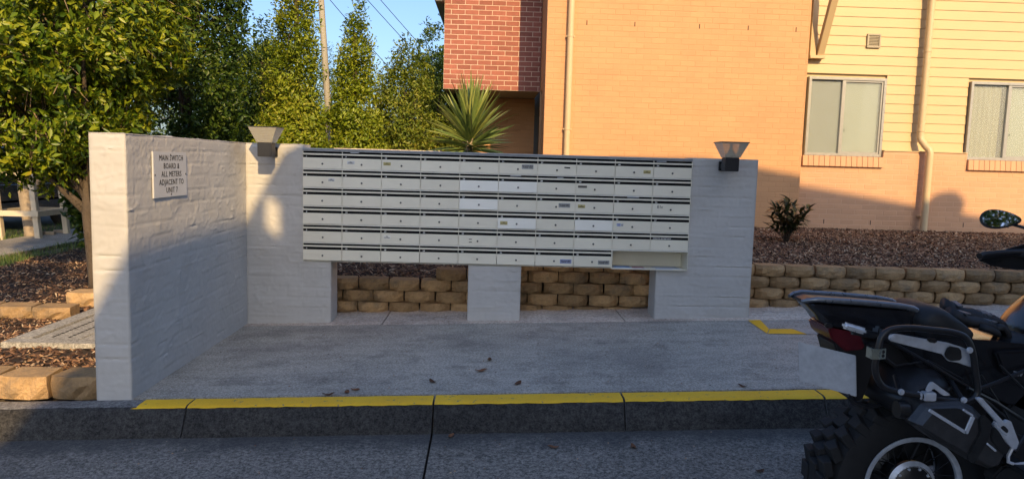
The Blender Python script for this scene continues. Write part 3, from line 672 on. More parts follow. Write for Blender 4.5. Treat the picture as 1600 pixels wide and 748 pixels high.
        sh.add(vs+vs2, [(0,3,4,1),(1,4,5,2),(3,6,7,4),(4,7,8,5),(0,1,10,9),(1,2,11,10),(0,9,12,3),(3,12,15,6),(6,15,16,7),(7,16,17,8),(2,5,14,11),(5,8,17,14)])
        me = sh.mesh('sheet', M['paper']); part('sheet', me, th_, (0, 0, 0), rot=(0, 0, a))
        if mt != 'paper': part('print', MB().box(-wd*.42, wd*.42, -dp*.44, dp*.2, h+0.0006, h+0.0016).mesh('print', M[mt]), th_, (0, 0, 0), rot=(0, 0, a))
mailboxes()
def slips():
    X0, CW, top, RP = -1.583, 0.3281, 1.390, 0.1545
    for r, c, dx, wd, dz, lb in ((0, 1, -0.06, 0.07, 0.004, 'folded silver flyer poking from the slot above box seven'), (1, 5, -0.02, 0.09, 0.002, 'white envelope edge showing in the slot of box thirty two'), (1, 6, 0.03, 0.05, -0.002, 'crumpled paper in the slot of box thirty eight'), (2, 8, 0.0, 0.10, 0.003, 'grey leaflet edge in the slot of box fifty one'), (0, 9, -0.10, 0.08, 0.003, 'pale leaflet edge in the slot of box fifty four')):
        x = X0+(c+.5)*CW+dx; z = top-(r+1)*RP+0.1392+0.006+dz
        o = MB().add([(x-wd/2, 6.229, z-.003), (x+wd/2, 6.226, z-.0015), (x+wd/2, 6.29, z+.004), (x-wd/2, 6.29, z+.003), (x-wd/2, 6.229, z+.002), (x+wd/2, 6.226, z+.0035), (x+wd/2, 6.29, z+.008), (x-wd/2, 6.29, z+.007)], [(0,3,2,1),(4,5,6,7),(0,1,5,4),(1,2,6,5),(2,3,7,6),(3,0,4,7)]).build('letter', M['paper'], None)
        tag(o, lb, 'letter', 'mail poking out of slots')
slips()

# ------------------------------------------------------------------ sign on the wing wall
def sign():
    t = thing('sign', 'white sign reading main switch board on the left wing wall', 'sign', (-2.052, 4.77, 1.20))
    P = MB(); cy, hw, z0, z1 = 4.77, 0.243, 1.062, 1.347
    P.box(-2.056, -2.046, cy-hw, cy+hw, z0, z1).build('plate', M['sign'], t, bevel=0.002)
    zz = (z0+z1)/2
    for i, s in enumerate(['MAIN SWITCH', 'BOARD &', 'ALL METERS', 'ADJACENT TO', 'UNIT 7']):
        me = text_mesh(s, 0.055, M['ink'], bold=0.0, space=1.12)
        o = part('lettering', me, t, wloc_=(-2.0448, cy+0.01, zz+0.103-0.0505*i), rot=(0, 0, math.pi/2)); o.scale = (0.90, 1, 0.90)
    for y, z in ((cy, z1-0.018), (cy-hw+0.018, zz), (cy+hw-0.018, zz), (cy, z0+0.018)):
        part('screw', MB().lathe([(0.0001, 0.004), (0.004, 0.0035), (0.006, 0)], (0, 0, 0), 'x', 10).mesh('screw', M['lock']), t, wloc_=(-2.046, y, z))
sign()

# ------------------------------------------------------------------ wall lamps
def lamp(x, z, label):
    t = thing('wall_lamp', label, 'wall lamp', (x, 6.245, z), 'square lamps on the white piers')
    d = 6.03
    MB().box(x-0.03, x+0.03, 6.226, 6.246, z-0.11, z-0.03).build('wall_plate', M['lampblack'], t, bevel=0.003)
    MB().box(x-0.022, x+0.022, d+0.05, 6.228, z-0.092, z-0.05).build('arm', M['lampblack'], t, bevel=0.003)
    MB().box(x-0.056, x+0.056, d-0.056, d+0.056, z-0.112, z).build('housing', M['lampblack'], t, bevel=0.004)
    def sq(hw, zz): return [(x-hw, d-hw, zz), (x+hw, d-hw, zz), (x+hw, d+hw, zz), (x-hw, d+hw, zz)]
    g = MB().loft([sq(0.060, z+0.0005), sq(0.112, z+0.122)], caps=False).loft([sq(0.057, z+0.0005), sq(0.109, z+0.122)], caps=False)
    gl = g.build('glass_shade', M['lampglass'], t, fix=False)
    ribs = MB()
    for k in range(9):
        f = (k+0.7)/9.6; hw = 0.0605+0.052*f; zz = z+0.0005+0.1215*f
        ribs.tube([(x-hw, d-hw, zz), (x+hw, d-hw, zz), (x+hw, d+hw, zz), (x-hw, d+hw, zz)], 0.0011, 4, closed=True)
    ribs.build('glass_rib', M['lampglass'], gl)
    MB().tube([(x-.112, d-.112, z+.123), (x+.112, d-.112, z+.123), (x+.112, d+.112, z+.123), (x-.112, d+.112, z+.123)], 0.0035, 6, closed=True).build('rim', M['lampblack'], t)
    MB().loft([sq(0.109, z+0.122), sq(0.109, z+0.125)]).build('lid', M['lampglass'], t)
    MB().lathe([(0.048, 0.001), (0.040, 0.03), (0.022, 0.05), (0.012, 0.075), (0.009, 0.121)], (x, d, z), 'z', 20).build('reflector', M['reflector'], t, smooth=True)
lamp(-1.822, 1.444, 'wall lamp on the white wall left of the mailboxes, lit by sun')
lamp(1.955, 1.430, 'wall lamp on the shaded white pier right of the mailboxes')

# ------------------------------------------------------------------ apartment building
def brick_shape(w, h, mat):
    c, d = 0.004, 0.03
    V = [(-w/2, c, -h/2), (w/2, c, -h/2), (w/2, c, h/2), (-w/2, c, h/2), (-w/2+c, 0, -h/2+c), (w/2-c, 0, -h/2+c), (w/2-c, 0, h/2-c), (-w/2+c, 0, h/2-c),
         (-w/2, d, -h/2), (w/2, d, -h/2), (w/2, d, h/2), (-w/2, d, h/2)]
    F = [(4, 5, 6, 7), (0, 1, 5, 4), (1, 2, 6, 5), (2, 3, 7, 6), (3, 0, 4, 7), (0, 8, 9, 1), (1, 9, 10, 2), (2, 10, 11, 3), (3, 11, 8, 0)]
    return V, F
BM = {}
def brick_field(bld, wall_name, brick_name, x0, x1, z0, z1, yf, mat, bulk, joint, limit=300, proud=0.005, facing='front', holes=(), xside=0.0, view=None, thick=0.2):
    """a course-laid field of bricks set proud of a joint bed; facing 'front' looks to -Y, 'left' looks to -X (x0,x1 are then Y values)"""
    mb = MB(); rects = [(x0, x1, z0, z1)]
    for hx0, hx1, hz0, hz1 in holes:
        new = []
        for (a, b, c, d) in rects:
            if hx0 >= b or hx1 <= a or hz0 >= d or hz1 <= c: new.append((a, b, c, d)); continue
            if hx0 > a: new.append((a, hx0, c, d))
            if hx1 < b: new.append((hx1, b, c, d))
            aa, bb = max(a, hx0), min(b, hx1)
            if hz0 > c: new.append((aa, bb, c, hz0))
            if hz1 < d: new.append((aa, bb, hz1, d))
        rects = new
    for (a, b, c, d) in rects:
        if facing == 'front': mb.box(a, b, yf+proud, yf+thick, c, d)
        else: mb.box(yf+proud, yf+thick, a, b, c, d)
    wall = mb.build(wall_name, joint, bld)
    items = []; k = 0; z = z0
    while z+0.05 < z1:
        x = x0 - (0.12 if k % 2 else 0.0)
        while x < x1-0.02:
            a, b = max(x+0.005, x0), min(x+0.235, x1); zc0, zc1 = z+0.005, min(z+0.081, z1)
            segs = [(a, b)]
            for hx0, hx1, hz0, hz1 in holes:
                if zc1 > hz0+0.02 and zc0 < hz1-0.02:
                    ns = []
                    for s0, s1 in segs:
                        if hx0 >= s1 or hx1 <= s0: ns.append((s0, s1)); continue
                        if hx0-s0 > 0.03: ns.append((s0, hx0-0.002))
                        if s1-hx1 > 0.03: ns.append((hx1+0.002, s1))
                    segs = ns
            for s0, s1 in segs:
                if s1-s0 > 0.03: items.append(((s0+s1)/2, (zc0+zc1)/2, round(s1-s0, 2), round(zc1-zc0, 3)))
            x += 0.24
        z += 0.086; k += 1
    if view: items.sort(key=lambda it: (0 if view(it[0], it[1]) else 1, abs(it[0]-view.c[0])+abs(it[1]-view.c[1])))
    rest = MB()
    for i, (xc, zc, wd, ht) in enumerate(items):
        if i < limit:
            key = (wd, ht, mat.name)
            if key not in BM:
                m_ = MB(); V, F = brick_shape(wd, ht, mat); m_.add(V, F); BM[key] = m_.mesh(brick_name, mat)
            off = random.uniform(-.0012, .0012)
            if facing == 'front': part(brick_name, BM[key], wall, wloc_=(xc, yf+off, zc))
            else: part(brick_name, BM[key], wall, wloc_=(yf+off, xc, zc), rot=(0, 0, -math.pi/2))
        else:
            V, F = brick_shape(wd, ht, mat); off = random.uniform(-.0012, .0012)
            if facing == 'front': rest.add([(xc+p[0], yf+off+p[1], zc+p[2]) for p in V], F)
            else: rest.add([(yf+off+p[1], xc-p[0], zc+p[2]) for p in V], F)
    if rest.v: kind(rest.build(brick_name+'_field', bulk, wall), 'stuff')
    return wall
class View:
    def __init__(s, f, c): s.f, s.c = f, c
    def __call__(s, x, z): return s.f(x, z)

def building():
    t = thing('apartment_building', 'two storey apartment building of orange brick, red brick and cream weatherboard', 'building', (4.0, 12.0, 0.3))
    brick_field(t, 'brick_wall', 'painted_brick', 0.82, 5.06, 0.20, 5.40, 12.0, M['orange'], M['orange_bulk'], M['orange_joint'], 300, 0.0022,
                view=View(lambda x, z: 1.55 < z < 4.0, (4.3, 2.4)))
    # left return of the orange block with the dark opening
    brick_field(t, 'return_wall', 'return_brick', 12.21, 13.30, 0.20, 5.40, 0.82, M['orange'], M['orange_bulk'], M['orange_joint'], 60, 0.006, 'left', holes=[(12.75, 13.22, 0.2, 2.60)])
    o = MB().box(0.90, 0.94, 12.75, 13.22, 0.2, 2.60).build('side_window', M['dark'], t)
    MB().box(0.86, 0.90, 12.75, 12.8, 0.2, 2.60).box(0.86, 0.90, 13.17, 13.22, 0.2, 2.60).box(0.86, 0.90, 12.8, 13.17, 2.55, 2.60).build('frame', M['alu'], o)
    # red face brick storey
    brick_field(t, 'red_brick_wall', 'face_brick', -0.90, 0.815, 2.61, 4.43, 13.30, M['red'], M['red'], M['mortar'], 300, 0.004)
    MB().box(-0.895, 0.81, 13.51, 18.0, 2.615, 2.65).build('soffit', M['soffit'], t)
    MB().box(-0.90, -0.87, 13.505, 18.0, 2.66, 4.43).build('end_wall', M['mortar'], t)
    MB().box(-1.06, -0.905, 13.0, 18.2, 4.06, 4.20).build('gutter', M['roofmetal'], t, bevel=0.02)
    MB().prism([(12.9, 4.60), (12.9, 4.68), (16.2, 5.9), (19.0, 4.68), (19.0, 4.60)], 'x', -1.2, 0.80).build('red_wing_roof', M['roofmetal'], t)
    # undercroft wall in the shade below the red storey
    brick_field(t, 'undercroft_wall', 'undercroft_brick', -0.9, 0.82, 0.2, 2.61, 14.9, M['orange'], M['orange_bulk'], M['orange_joint'], 90, 0.004, view=View(lambda x, z: z > 1.5, (0.4, 2.2)))
    # peach brick plinth below the windows
    brick_field(t, 'plinth_wall', 'plinth_brick', 5.062, 10.6, 0.20, 1.70, 12.25, M['peach'], M['peach'], M['peach_joint'], 300, 0.0024,
                holes=[(5.17, 6.555, 1.43, 1.71), (7.985, 9.36, 1.43, 1.71)], view=View(lambda x, z: x < 9.2, (6.8, 1.0)), thick=0.24)
    MB().box(6.56, 7.98, 12.235, 12.34, 1.702, 1.718).build('plinth_capping', M['trim'], t)
    sb = MB().box(-0.0422, 0.0422, 0, 0.16, -0.085, 0.085).mesh('sill_brick', M['peach'], bevel=0.0015, seg=1)
    for a, b in ((5.175, 6.55), (7.99, 9.355)):
        n = int((b-a)/0.086)
        MB().box(a, b, 12.235, 12.40, 1.436, 1.59).build('sill_bed', M['peach_joint'], t)
        for i in range(n): part('sill_brick', sb, t, wloc_=(a+0.043+i*(b-a)/n, 12.205, 1.515), rot=(-0.10, 0, 0))
    # weatherboards, each its own board
    pitch = 0.1555; rows = int((5.3-1.72)/pitch)
    for i in range(rows):
        z0 = 1.722+i*pitch; z1 = z0+pitch
        spans = [(5.0, 11.0)] if z0 > 2.90 else [(6.575, 7.965), (9.375, 11.0)]
        if 2.745 < z0 <= 2.90: z1 = z0+pitch
        for a, b in spans:
            MB().prism([(12.352, z0), (12.366, z1+0.012), (12.40, z1+0.012), (12.40, z0)], 'x', a, b).build('weatherboard', M['board'], t)
    MB().box(5.0, 11.0, 12.405, 12.55, 1.4, 5.3).build('wall_frame', M['board'], t)
    # windows
    for a, b, split, m1, m2 in ((5.235, 6.545, 5.835, 'blind_d', 'blind_l'), (7.985, 9.36, 8.66, 'curtain', 'blind_l')):
        z0, z1 = 1.604, 2.903; f = 0.045
        o = MB().box(a, b, 12.30, 12.40, z1-f, z1).box(a, b, 12.30, 12.40, z0, z0+f).box(a, a+f, 12.30, 12.40, z0+f, z1-f).box(b-f, b, 12.30, 12.40, z0+f, z1-f).build('window_frame', M['alu'], t, bevel=0.003)
        MB().box(split-0.028, split+0.028, 12.315, 12.375, z0+f+.001, z1-f-.001).build('mullion', M['alu'], o, bevel=0.002)
        MB().box(split+0.029, b-f-0.001, 12.318, 12.35, z1-f-0.026, z1-f-0.001).box(split+0.029, b-f-0.001, 12.318, 12.35, z0+f+0.001, z0+f+0.03).box(b-f-0.03, b-f-0.001, 12.318, 12.35, z0+f+0.031, z1-f-0.027).build('sash', M['alu'], o)
        MB().box(a+f+.001, split-.029, 12.352, 12.357, z0+f+.001, z1-f-.001).build('pane', M['pane'], o)
        MB().box(split+.029, b-f-.031, 12.336, 12.341, z0+f+.031, z1-f-.027).build('pane', M['pane'], o)
        if m1 == 'curtain':
            xs = np.linspace(a+f, split-0.1, 60); cv = [(x, 12.376+0.006*math.sin(x*75)+0.004*math.sin(x*31)) for x in xs]
            MB().prism(cv + [(xs[-1], 12.392), (xs[0], 12.392)], 'z', z0+f, z1-f-0.04).build('curtain', M['curtain'], o)
            MB().box(split-.1, split-.05, 12.37, 12.39, z0+f, z1-f).build('curtain_gap', M['dark'], o)
        else: MB().box(a+f, split-0.012, 12.378, 12.384, z0+f, z1-f-0.02).build('blind', M[m1], o)
        MB().box(split+0.012, b-f, 12.378, 12.384, z0+f, z1-f-0.035).build('blind', M[m2], o)
        MB().box(a+f, b-f, 12.392, 12.398, z0+f, z1-f).build('room', M['dark'], o)
        MB().box(split+0.045, split+0.06, 12.31, 12.318, 2.02, 2.05).build('latch', M['lock'], o)
    # louvred vent
    v = MB().box(6.172, 6.40, 12.325, 12.352, 3.60, 3.628).box(6.172, 6.40, 12.325, 12.352, 3.40, 3.428).box(6.172, 6.20, 12.325, 12.352, 3.428, 3.60).box(6.372, 6.40, 12.325, 12.352, 3.428, 3.60).build('vent', M['ventgrey'], t, bevel=0.003)
    for i in range(7): MB().prism([(12.330, 3.430+i*0.0243), (12.333, 3.430+i*0.0243), (12.350, 3.450+i*0.0243), (12.347, 3.450+i*0.0243)], 'x', 6.20, 6.372).build('slat', M['ventgrey'], v)
    MB().box(6.20, 6.372, 12.3505, 12.3515, 3.428, 3.60).build('opening', M['dark'], v)
    # eave bracket
    br = MB().box(5.20, 5.30, 12.27, 12.352, 3.20, 5.2).build('eave_bracket', M['trim'], t, bevel=0.004)
    MB().box(5.19, 5.44, 12.22, 12.351, 3.185, 3.235).build('foot', M['trim'], br, bevel=0.004)
    MB().obox((5.37, 12.30, 3.24), (5.37, 11.62, 4.65), 0.11, 0.10, (0, -1, 0.5)).build('strut', M['trim'], br, bevel=0.004)
    # downpipes
    p = MB().tube([(1.195, 11.94, 0.3), (1.195, 11.94, 5.3)], 0.05, 20).build('downpipe', M['pipe'], t, smooth=True)
    for z in (3.36, 1.9): MB().box(1.13, 1.26, 11.935, 12.0, z-0.014, z+0.014).lathe([(0.052, -0.014), (0.055, -0.012), (0.055, 0.012), (0.052, 0.014)], (1.195, 11.94, z), 'z', 20).build('strap', M['pipe'], p)
    pts = [(7.15, 12.24, 5.3), (7.15, 12.24, 2.02), (7.15, 12.24, 1.95), (7.16, 12.225, 1.90), (7.21, 12.17, 1.80), (7.255, 12.13, 1.74), (7.265, 12.12, 1.69), (7.265, 12.12, 1.6), (7.265, 12.12, 0.33)]
    p = MB().tube(pts, 0.055, 20).build('downpipe', M['pipe'], t, smooth=True)
    for z in (2.06, 3.36): MB().lathe([(0.056, -0.02), (0.062, -0.018), (0.062, 0.018), (0.056, 0.02)], (7.15, 12.24, z), 'z', 20).build('collar', M['pipe'], p, smooth=True)
    MB().box(7.20, 7.33, 12.13, 12.25, 0.62, 0.645).build('strap', M['pipe'], p)
    # weep holes
    wm = MB().box(-0.006, 0.006, -0.0012, 0.001, -0.036, 0.036).mesh('weep_hole', M['dark'])
    for x in (1.455, 2.224, 3.266, 4.053, 4.832): part('weep_hole', wm, t, wloc_=(x, 11.998, 3.59))
    for x in (5.62, 6.42, 8.02, 8.8): part('weep_hole', wm, t, wloc_=(x, 12.248, 0.50))
    # bulk behind, roof
    MB().box(0.9, 10.8, 12.6, 19, 0.2, 5.4).build('inner_block', M['housebrick'], t)
    MB().prism([(11.2, 5.42), (11.2, 5.52), (15.5, 7.2), (19.8, 5.52), (19.8, 5.42)], 'x', 0.5, 11.5).build('roof', M['roofmetal'], t)
building()
def low_wall():
    t = thing('garden_wall', 'low beige garden wall with flat cap beside the spiky yucca', 'garden wall', (-1.3, 9.6, 0.2))
    MB().box(-2.0, -0.70, 9.62, 9.80, 0.15, 1.40).build('wall', M['trim'], t); MB().box(-2.04, -0.66, 9.58, 9.84, 1.402, 1.463).build('cap', M['apron'], t, bevel=0.006)
low_wall()

# ------------------------------------------------------------------ house behind the camera whose roof shades the forecourt
def house():
    sx, sz = SUN.x/-SUN.y, SUN.z/-SUN.y
    t = thing('neighbour_house', 'brown brick house with metal gable roof standing behind the viewer', 'house', (5.5, -8, -0.3))
    H = 6.1; k = (H-0.806)/sz; x0 = -2.06 + sx*k; yf = 6.25 - (H-1.37)/sz
    def back(x, z): return (x + sx*(12-yf), z + sz*(12-yf))
    r1 = back(1.9, 1.46); r2 = back(3.45, 1.50); r3 = back(9.9, 0.57); yb = -17
    s = (r1[1]-H)/(r1[0]-x0)
    # made-up hole in the left slope, shaped to throw the lit wall patch
    def hit(x, z):
        # ray from front wall point towards the sun, meets the left slope z = H + s*(X-x0)
        tt = (H + s*(x-x0) - z)/(sz - s*sx); return (x+sx*tt, 6.25-tt)
    hole = [hit(-1.90, 1.02), hit(-1.785, 0.93), hit(-1.785, 0.66), hit(-1.90, 0.75)]
    def zl(x): return H + s*(x-x0)
    bm = bmesh.new(); out = [(x0, yb), (r1[0], yb), (r1[0], yf), (x0, yf)]
    vo = [bm.verts.new((x, y, zl(x))) for x, y in out]; vh = [bm.verts.new((x, y, zl(x))) for x, y in hole]
    es = [bm.edges.new((vo[i], vo[(i+1) % 4])) for i in range(4)] + [bm.edges.new((vh[i], vh[(i+1) % 4])) for i in range(4)]
    bmesh.ops.triangle_fill(bm, use_beauty=True, edges=es)
    cx = sum(h[0] for h in hole)/4; cy = sum(h[1] for h in hole)/4
    inside = []
    for f in bm.faces:
        if all(v in vh for v in f.verts): inside.append(f)
    if inside: bmesh.ops.delete(bm, geom=inside, context='FACES_ONLY')
    me = bpy.data.meshes.new('roof_slope'); bm.to_mesh(me); bm.free(); me.materials.append(M['roofmetal'])
    o = bpy.data.objects.new('roof_slope', me); COL.objects.link(o); o.parent = t; o.location = -t.location
    so_ = o.modifiers.new('thick', 'SOLIDIFY'); so_.thickness = 0.012; so_.offset = -1
    MB().add([(r1[0], yf, r1[1]), (r2[0], yf, r2[1]), (r3[0], yf, r3[1]), (r3[0], yb, r3[1]), (r2[0], yb, r2[1]), (r1[0], yb, r1[1])], [(0, 1, 4, 5), (1, 2, 3, 4)]).build('roof_slope', M['roofmetal'], t, fix=False)
    xw = x0+1.0
    MB().prism([(xw, -0.6), (r3[0]-0.4, -0.6), (r3[0]-0.4, r3[1]-0.05), (r2[0], r2[1]-0.06), (r1[0], r1[1]-0.08), (xw, zl(xw)-0.06)], 'y', yb+0.4, yf-0.5).build('wall', M['housebrick'], t)
    vx, vz = back(7.82, 1.02)
    MB().lathe([(0.12, -0.4), (0.14, -0.1), (0.30, -0.06), (0.34, 0.06), (0.27, 0.17), (0.12, 0.22), (0.001, 0.23)], (vx, yf-0.25, vz), 'z', 20).build('roof_ventilator', M['alu'], t, smooth=True)
house()

# ------------------------------------------------------------------ vegetation
def unit(v): return v/np.maximum(np.linalg.norm(v, axis=-1, keepdims=True), 1e-9)
def leaf_arrays(C, D, N, L, W, fold=0.18):
    """folded leaf blades: base, side, tip, side (two triangles each)"""
    D = unit(D); S = unit(np.cross(D, N)); U = np.cross(S, D); L = L[:, None]; W = W[:, None]
    mid = C + D*L*0.45
    V = np.stack([C, mid+S*W*0.5+U*W*fold, C+D*L-U*L*0.12, mid-S*W*0.5+U*W*fold], 1).reshape(-1, 3)
    b = (np.arange(len(C))*4)[:, None]
    return V, np.concatenate([b+np.array([[0, 1, 2]]), b+np.array([[0, 2, 3]])])
def crown_points(n, inside, box, shell, rng):
    pts = []; got = 0
    while got < n:
        p = rng.uniform(box[0], box[1], (n*4, 3)); d = inside(p)
        keep = (d < 1) & (rng.random(len(p)) < np.where(d > shell, 1.0, 0.22)); p = p[keep]; pts.append(p); got += len(p)
    return np.concatenate(pts)[:n]
def foliage(parent, pts, centre, nleaf, L, W, mat, rng, spread=0.5, up=0.5, clump=0.05):
    n = len(pts); ax = unit(unit(pts-centre)*np.array([1, 1, .6]) + np.array([0, 0, up]) + rng.normal(0, 0.45, (n, 3)))
    A = np.repeat(ax, nleaf, 0); C = np.repeat(pts, nleaf, 0) + rng.normal(0, clump, (n*nleaf, 3))
    R = rng.normal(0, 1, (n*nleaf, 3)); R = unit(R - A*np.sum(R*A, 1, keepdims=True)); t = rng.uniform(spread, 1.5, (n*nleaf, 1))
    D = A*np.cos(t) + R*np.sin(t); N = unit(A + rng.normal(0, 0.35, A.shape)); l = rng.uniform(L[0], L[1], n*nleaf)
    V, F = leaf_arrays(C, D, N, l, l*rng.uniform(W[0], W[1], n*nleaf))
    return kind(npobj('crown', V, F, mat, parent), 'stuff')
def limb(mb, a, b, r0, r1, rng, wob=0.12, n=6, seg=7):
    a, b = np.array(a, float), np.array(b, float); L = np.linalg.norm(b-a); P = []
    off = rng.normal(0, wob*L*0.35, (2, 3))
    for i in range(n+1):
        t = i/n; P.append(tuple(a+(b-a)*t + off[0]*math.sin(t*math.pi) + off[1]*math.sin(2*t*math.pi)*0.5 + np.array([0, 0, 0.12*L*math.sin(t*math.pi)])))
    mb.tube(P, [r0+(r1-r0)*i/n for i in range(n+1)], seg); return P
def tree(name, label, base_pt, trunk_top, r, centre, inside, box, nclump, nleaf, L, W, mat, seed, bark='bark', shell=0.55, nlimb=10, ntwig=0, group=None, up=0.5, clump=0.05):
    rng = np.random.default_rng(seed); t = thing(name, label, 'tree', base_pt, group)
    pts = crown_points(nclump, inside, box, shell, rng); centre = np.array(centre, float)
    mb = MB(); b, tt = Vector(base_pt), Vector(trunk_top)
    mid = (b+tt)/2 + Vector(rng.normal(0, 0.03, 3)); mb.tube([b-Vector((0, 0, .1)), b+(mid-b)*0.1, mid, tt], [r*1.35, r*1.05, r*0.9, r*0.75], 10)
    tw = MB()
    for i in range(nlimb):
        q = pts[rng.integers(len(pts))]; f = rng.uniform(0.3, 1.0); s = np.array(b.lerp(tt, f)) if tt.z-b.z > 1.5 else np.array(tt)
        if q[2] < s[2]-0.3: s = s - np.array([0, 0, min(s[2]-b.z-0.4, s[2]-q[2])])
        P = limb(mb, s, s+(q-s)*0.92, r*0.45, r*0.08, rng)
        for k in range(3):
            p0 = np.array(P[rng.integers(2, 6)]); q2 = pts[np.argmin(np.sum((pts[rng.integers(0, len(pts), 60)] - p0)**2, 1))]
            limb(mb, p0, p0+(q2-p0)*0.5, r*0.16, r*0.04, rng, n=3, seg=5)
    mb.build('trunk', M[bark], t, smooth='all', fix=False)
    if ntwig:
        d = inside(pts); fr = pts[(d > 0.7)]; sel = fr[rng.integers(0, len(fr), ntwig)]
        for q in sel:
            inw = unit(centre-q); e = q + inw*rng.uniform(0.25, 0.55) + rng.normal(0, 0.12, 3); limb(tw, e, q + rng.normal(0, .03, 3), 0.009, 0.004, rng, n=3, seg=5)
            for k in range(2): limb(tw, e+(q-e)*0.4, q+rng.normal(0, 0.12, 3), 0.006, 0.003, rng, n=2, seg=4)
        kind(tw.build('twigs', M['twig'], t, smooth='all', fix=False), 'stuff')
    foliage(t, pts, centre, nleaf, L, W, mat, rng, up=up, clump=clump)
    return t
def blob(c, r, seed, amp=0.28, fq=0.9):
    c, r = np.array(c, float), np.array(r, float)
    def f(p):
        q = (p-c)/r; d = np.linalg.norm(q, axis=1)
        a = np.arctan2(q[:, 1], q[:, 0]); nz = vnoise(a*2.0, q[:, 2]*2.4, seed, fq*1.4)*0.6 + vnoise(p[:, 0]+p[:, 1]*.6, p[:, 2]*1.2, seed+1, 2.1)*0.4
        hole = vnoise(p[:, 0]*1.0+p[:, 1]*.9, p[:, 2]+p[:, 1]*.35, seed+2, 2.6)
        return d/(1-amp+2*amp*nz*0.9) + np.where(hole < 0.27, 0.6, 0)
    return f
def cone(c, r, z0, z1, seed, pw=0.75, amp=0.32):
    def f(p):
        h = np.clip((p[:, 2]-z0)/(z1-z0), -0.05, 1.0); rr = r*(1-np.clip(h, 0, 1))**pw + 0.05
        rr = np.where(h < 0.06, rr*0.8, rr); dx, dy = p[:, 0]-c[0], p[:, 1]-c[1]; d = np.hypot(dx, dy)/rr
        nz = vnoise(np.arctan2(dy, dx)*2.2, p[:, 2]*3.0, seed, 1.0)*0.55 + vnoise(dx*3+dy*2, p[:, 2]*6.5, seed+1, 1.0)*0.45
        hole = vnoise(p[:, 0]*1.0+p[:, 1]*.9, p[:, 2], seed+2, 4.5)
        return np.where((h >= 1) | (h < 0), 9, d/(1-amp+2*amp*nz)) + np.where(hole < 0.25, 0.5, 0)
    return f
def bx(c, r): return (np.array(c)-np.array(r)*1.35, np.array(c)+np.array(r)*1.35)

cA, rA = (-4.76, 7.95, 3.05), (1.42, 1.5, 2.1)
tree('broadleaf_tree', 'large dense broadleaf tree with glossy leaves left of the wing wall', (-4.12, 7.75, -0.08), (-4.22, 7.9, 1.45), 0.065, cA, blob(cA, rA, 21, 0.16), bx(cA, rA), 5400, 13, (0.045, 0.112), (0.32, 0.5), M['leaf_a'], 1, shell=0.62, nlimb=22, ntwig=240, up=0.35, clump=0.045)
cH, rH = (-7.9, 12.9, 3.4), (2.2, 1.6, 2.1)
tree('street_tree', 'pale barked street tree growing inside the white timber guard', (-7.68, 12.55, -0.12), (-7.85, 12.6, 1.4), 0.13, cH, blob(cH, rH, 31, 0.2), bx(cH, rH), 2200, 8, (0.07, 0.11), (0.36, 0.5), M['leaf_b'], 2, bark='bark_pale', nlimb=14)
cB, rB = (-4.36, 11.0, 3.1), (0.72, 0.8, 2.7)
tree('tall_tree', 'tall dark green tree standing right of the large broadleaf tree', (-4.45, 11.0, -0.1), (-4.42, 11.0, 4.0), 0.07, cB, blob(cB, rB, 41, 0.3), bx(cB, rB), 3600, 7, (0.06, 0.10), (0.36, 0.5), M['leaf_b'], 3, nlimb=14)
cC, rC = (-4.95, 15.2, 2.2), (0.95, 0.9, 1.75)
tree('bright_tree', 'bright yellow green tree behind the left lamp', (-4.9, 15.2, -0.1), (-4.9, 15.2, 2.4), 0.06, cC, blob(cC, rC, 51, 0.25), bx(cC, rC), 2600, 7, (0.06, 0.11), (0.3, 0.45), M['leaf_c'], 4)
tree('dark_column_tree', 'narrow dark tree left of the yellowish conical tree', (-3.95, 12.9, -0.1), (-3.95, 12.9, 3), 0.05, (-3.95, 12.9, 1.8), cone((-3.95, 12.9), 0.5, 0.4, 3.65, 61, 0.7), (np.array((-4.9, 12, 0.4)), np.array((-3.0, 13.8, 4.1))), 2100, 7, (0.05, 0.085), (0.38, 0.5), M['leaf_b'], 5)
tree('conical_tree', 'tall yellow green conical tree left of the power pole', (-3.15, 12.0, -0.1), (-3.15, 12.0, 4.2), 0.05, (-3.15, 12.0, 2), cone((-3.18, 12.0), 0.53, 0.3, 4.9, 71, 0.62), (np.array((-4.2, 11, 0.3)), np.array((-2.1, 13, 5.3))), 4600, 7, (0.045, 0.08), (0.4, 0.55), M['leaf_d'], 6, group='conical trees behind the mailboxes')
tree('conical_tree', 'shorter pointed conical tree right of the power pole', (-2.32, 12.5, -0.1), (-2.32, 12.5, 3.4), 0.05, (-2.32, 12.5, 1.8), cone((-2.30, 12.5), 0.52, 0.3, 4.02, 83, 0.72), (np.array((-3.3, 11.5, 0.3)), np.array((-1.3, 13.5, 4.05))), 3900, 7, (0.045, 0.08), (0.4, 0.55), M['leaf_d'], 7, group='conical trees behind the mailboxes')
cF, rF = (-1.58, 13.2, 2.05), (0.55, 0.6, 1.35)
tree('round_tree', 'loose light green tree between the conical tree and the brick building', (-1.6, 13.2, -0.1), (-1.6, 13.2, 2.6), 0.05, cF, blob(cF, rF, 91, 0.3), bx(cF, rF), 1700, 7, (0.045, 0.085), (0.38, 0.5), M['leaf_f'], 8, nlimb=16)
cG, rG = (-1.05, 14.6, 1.9), (0.62, 0.6, 1.35)
tree('round_tree', 'green leafy tree beside the red brick wall behind the yucca', (-1.05, 14.6, -0.1), (-1.05, 14.6, 2.2), 0.05, cG, blob(cG, rG, 95, 0.25), bx(cG, rG), 1900, 7, (0.05, 0.09), (0.38, 0.5), M['leaf_f'], 9, nlimb=12)
cK, rK = (-2.2, 30, 4.4), (1.3, 1.2, 2.4)
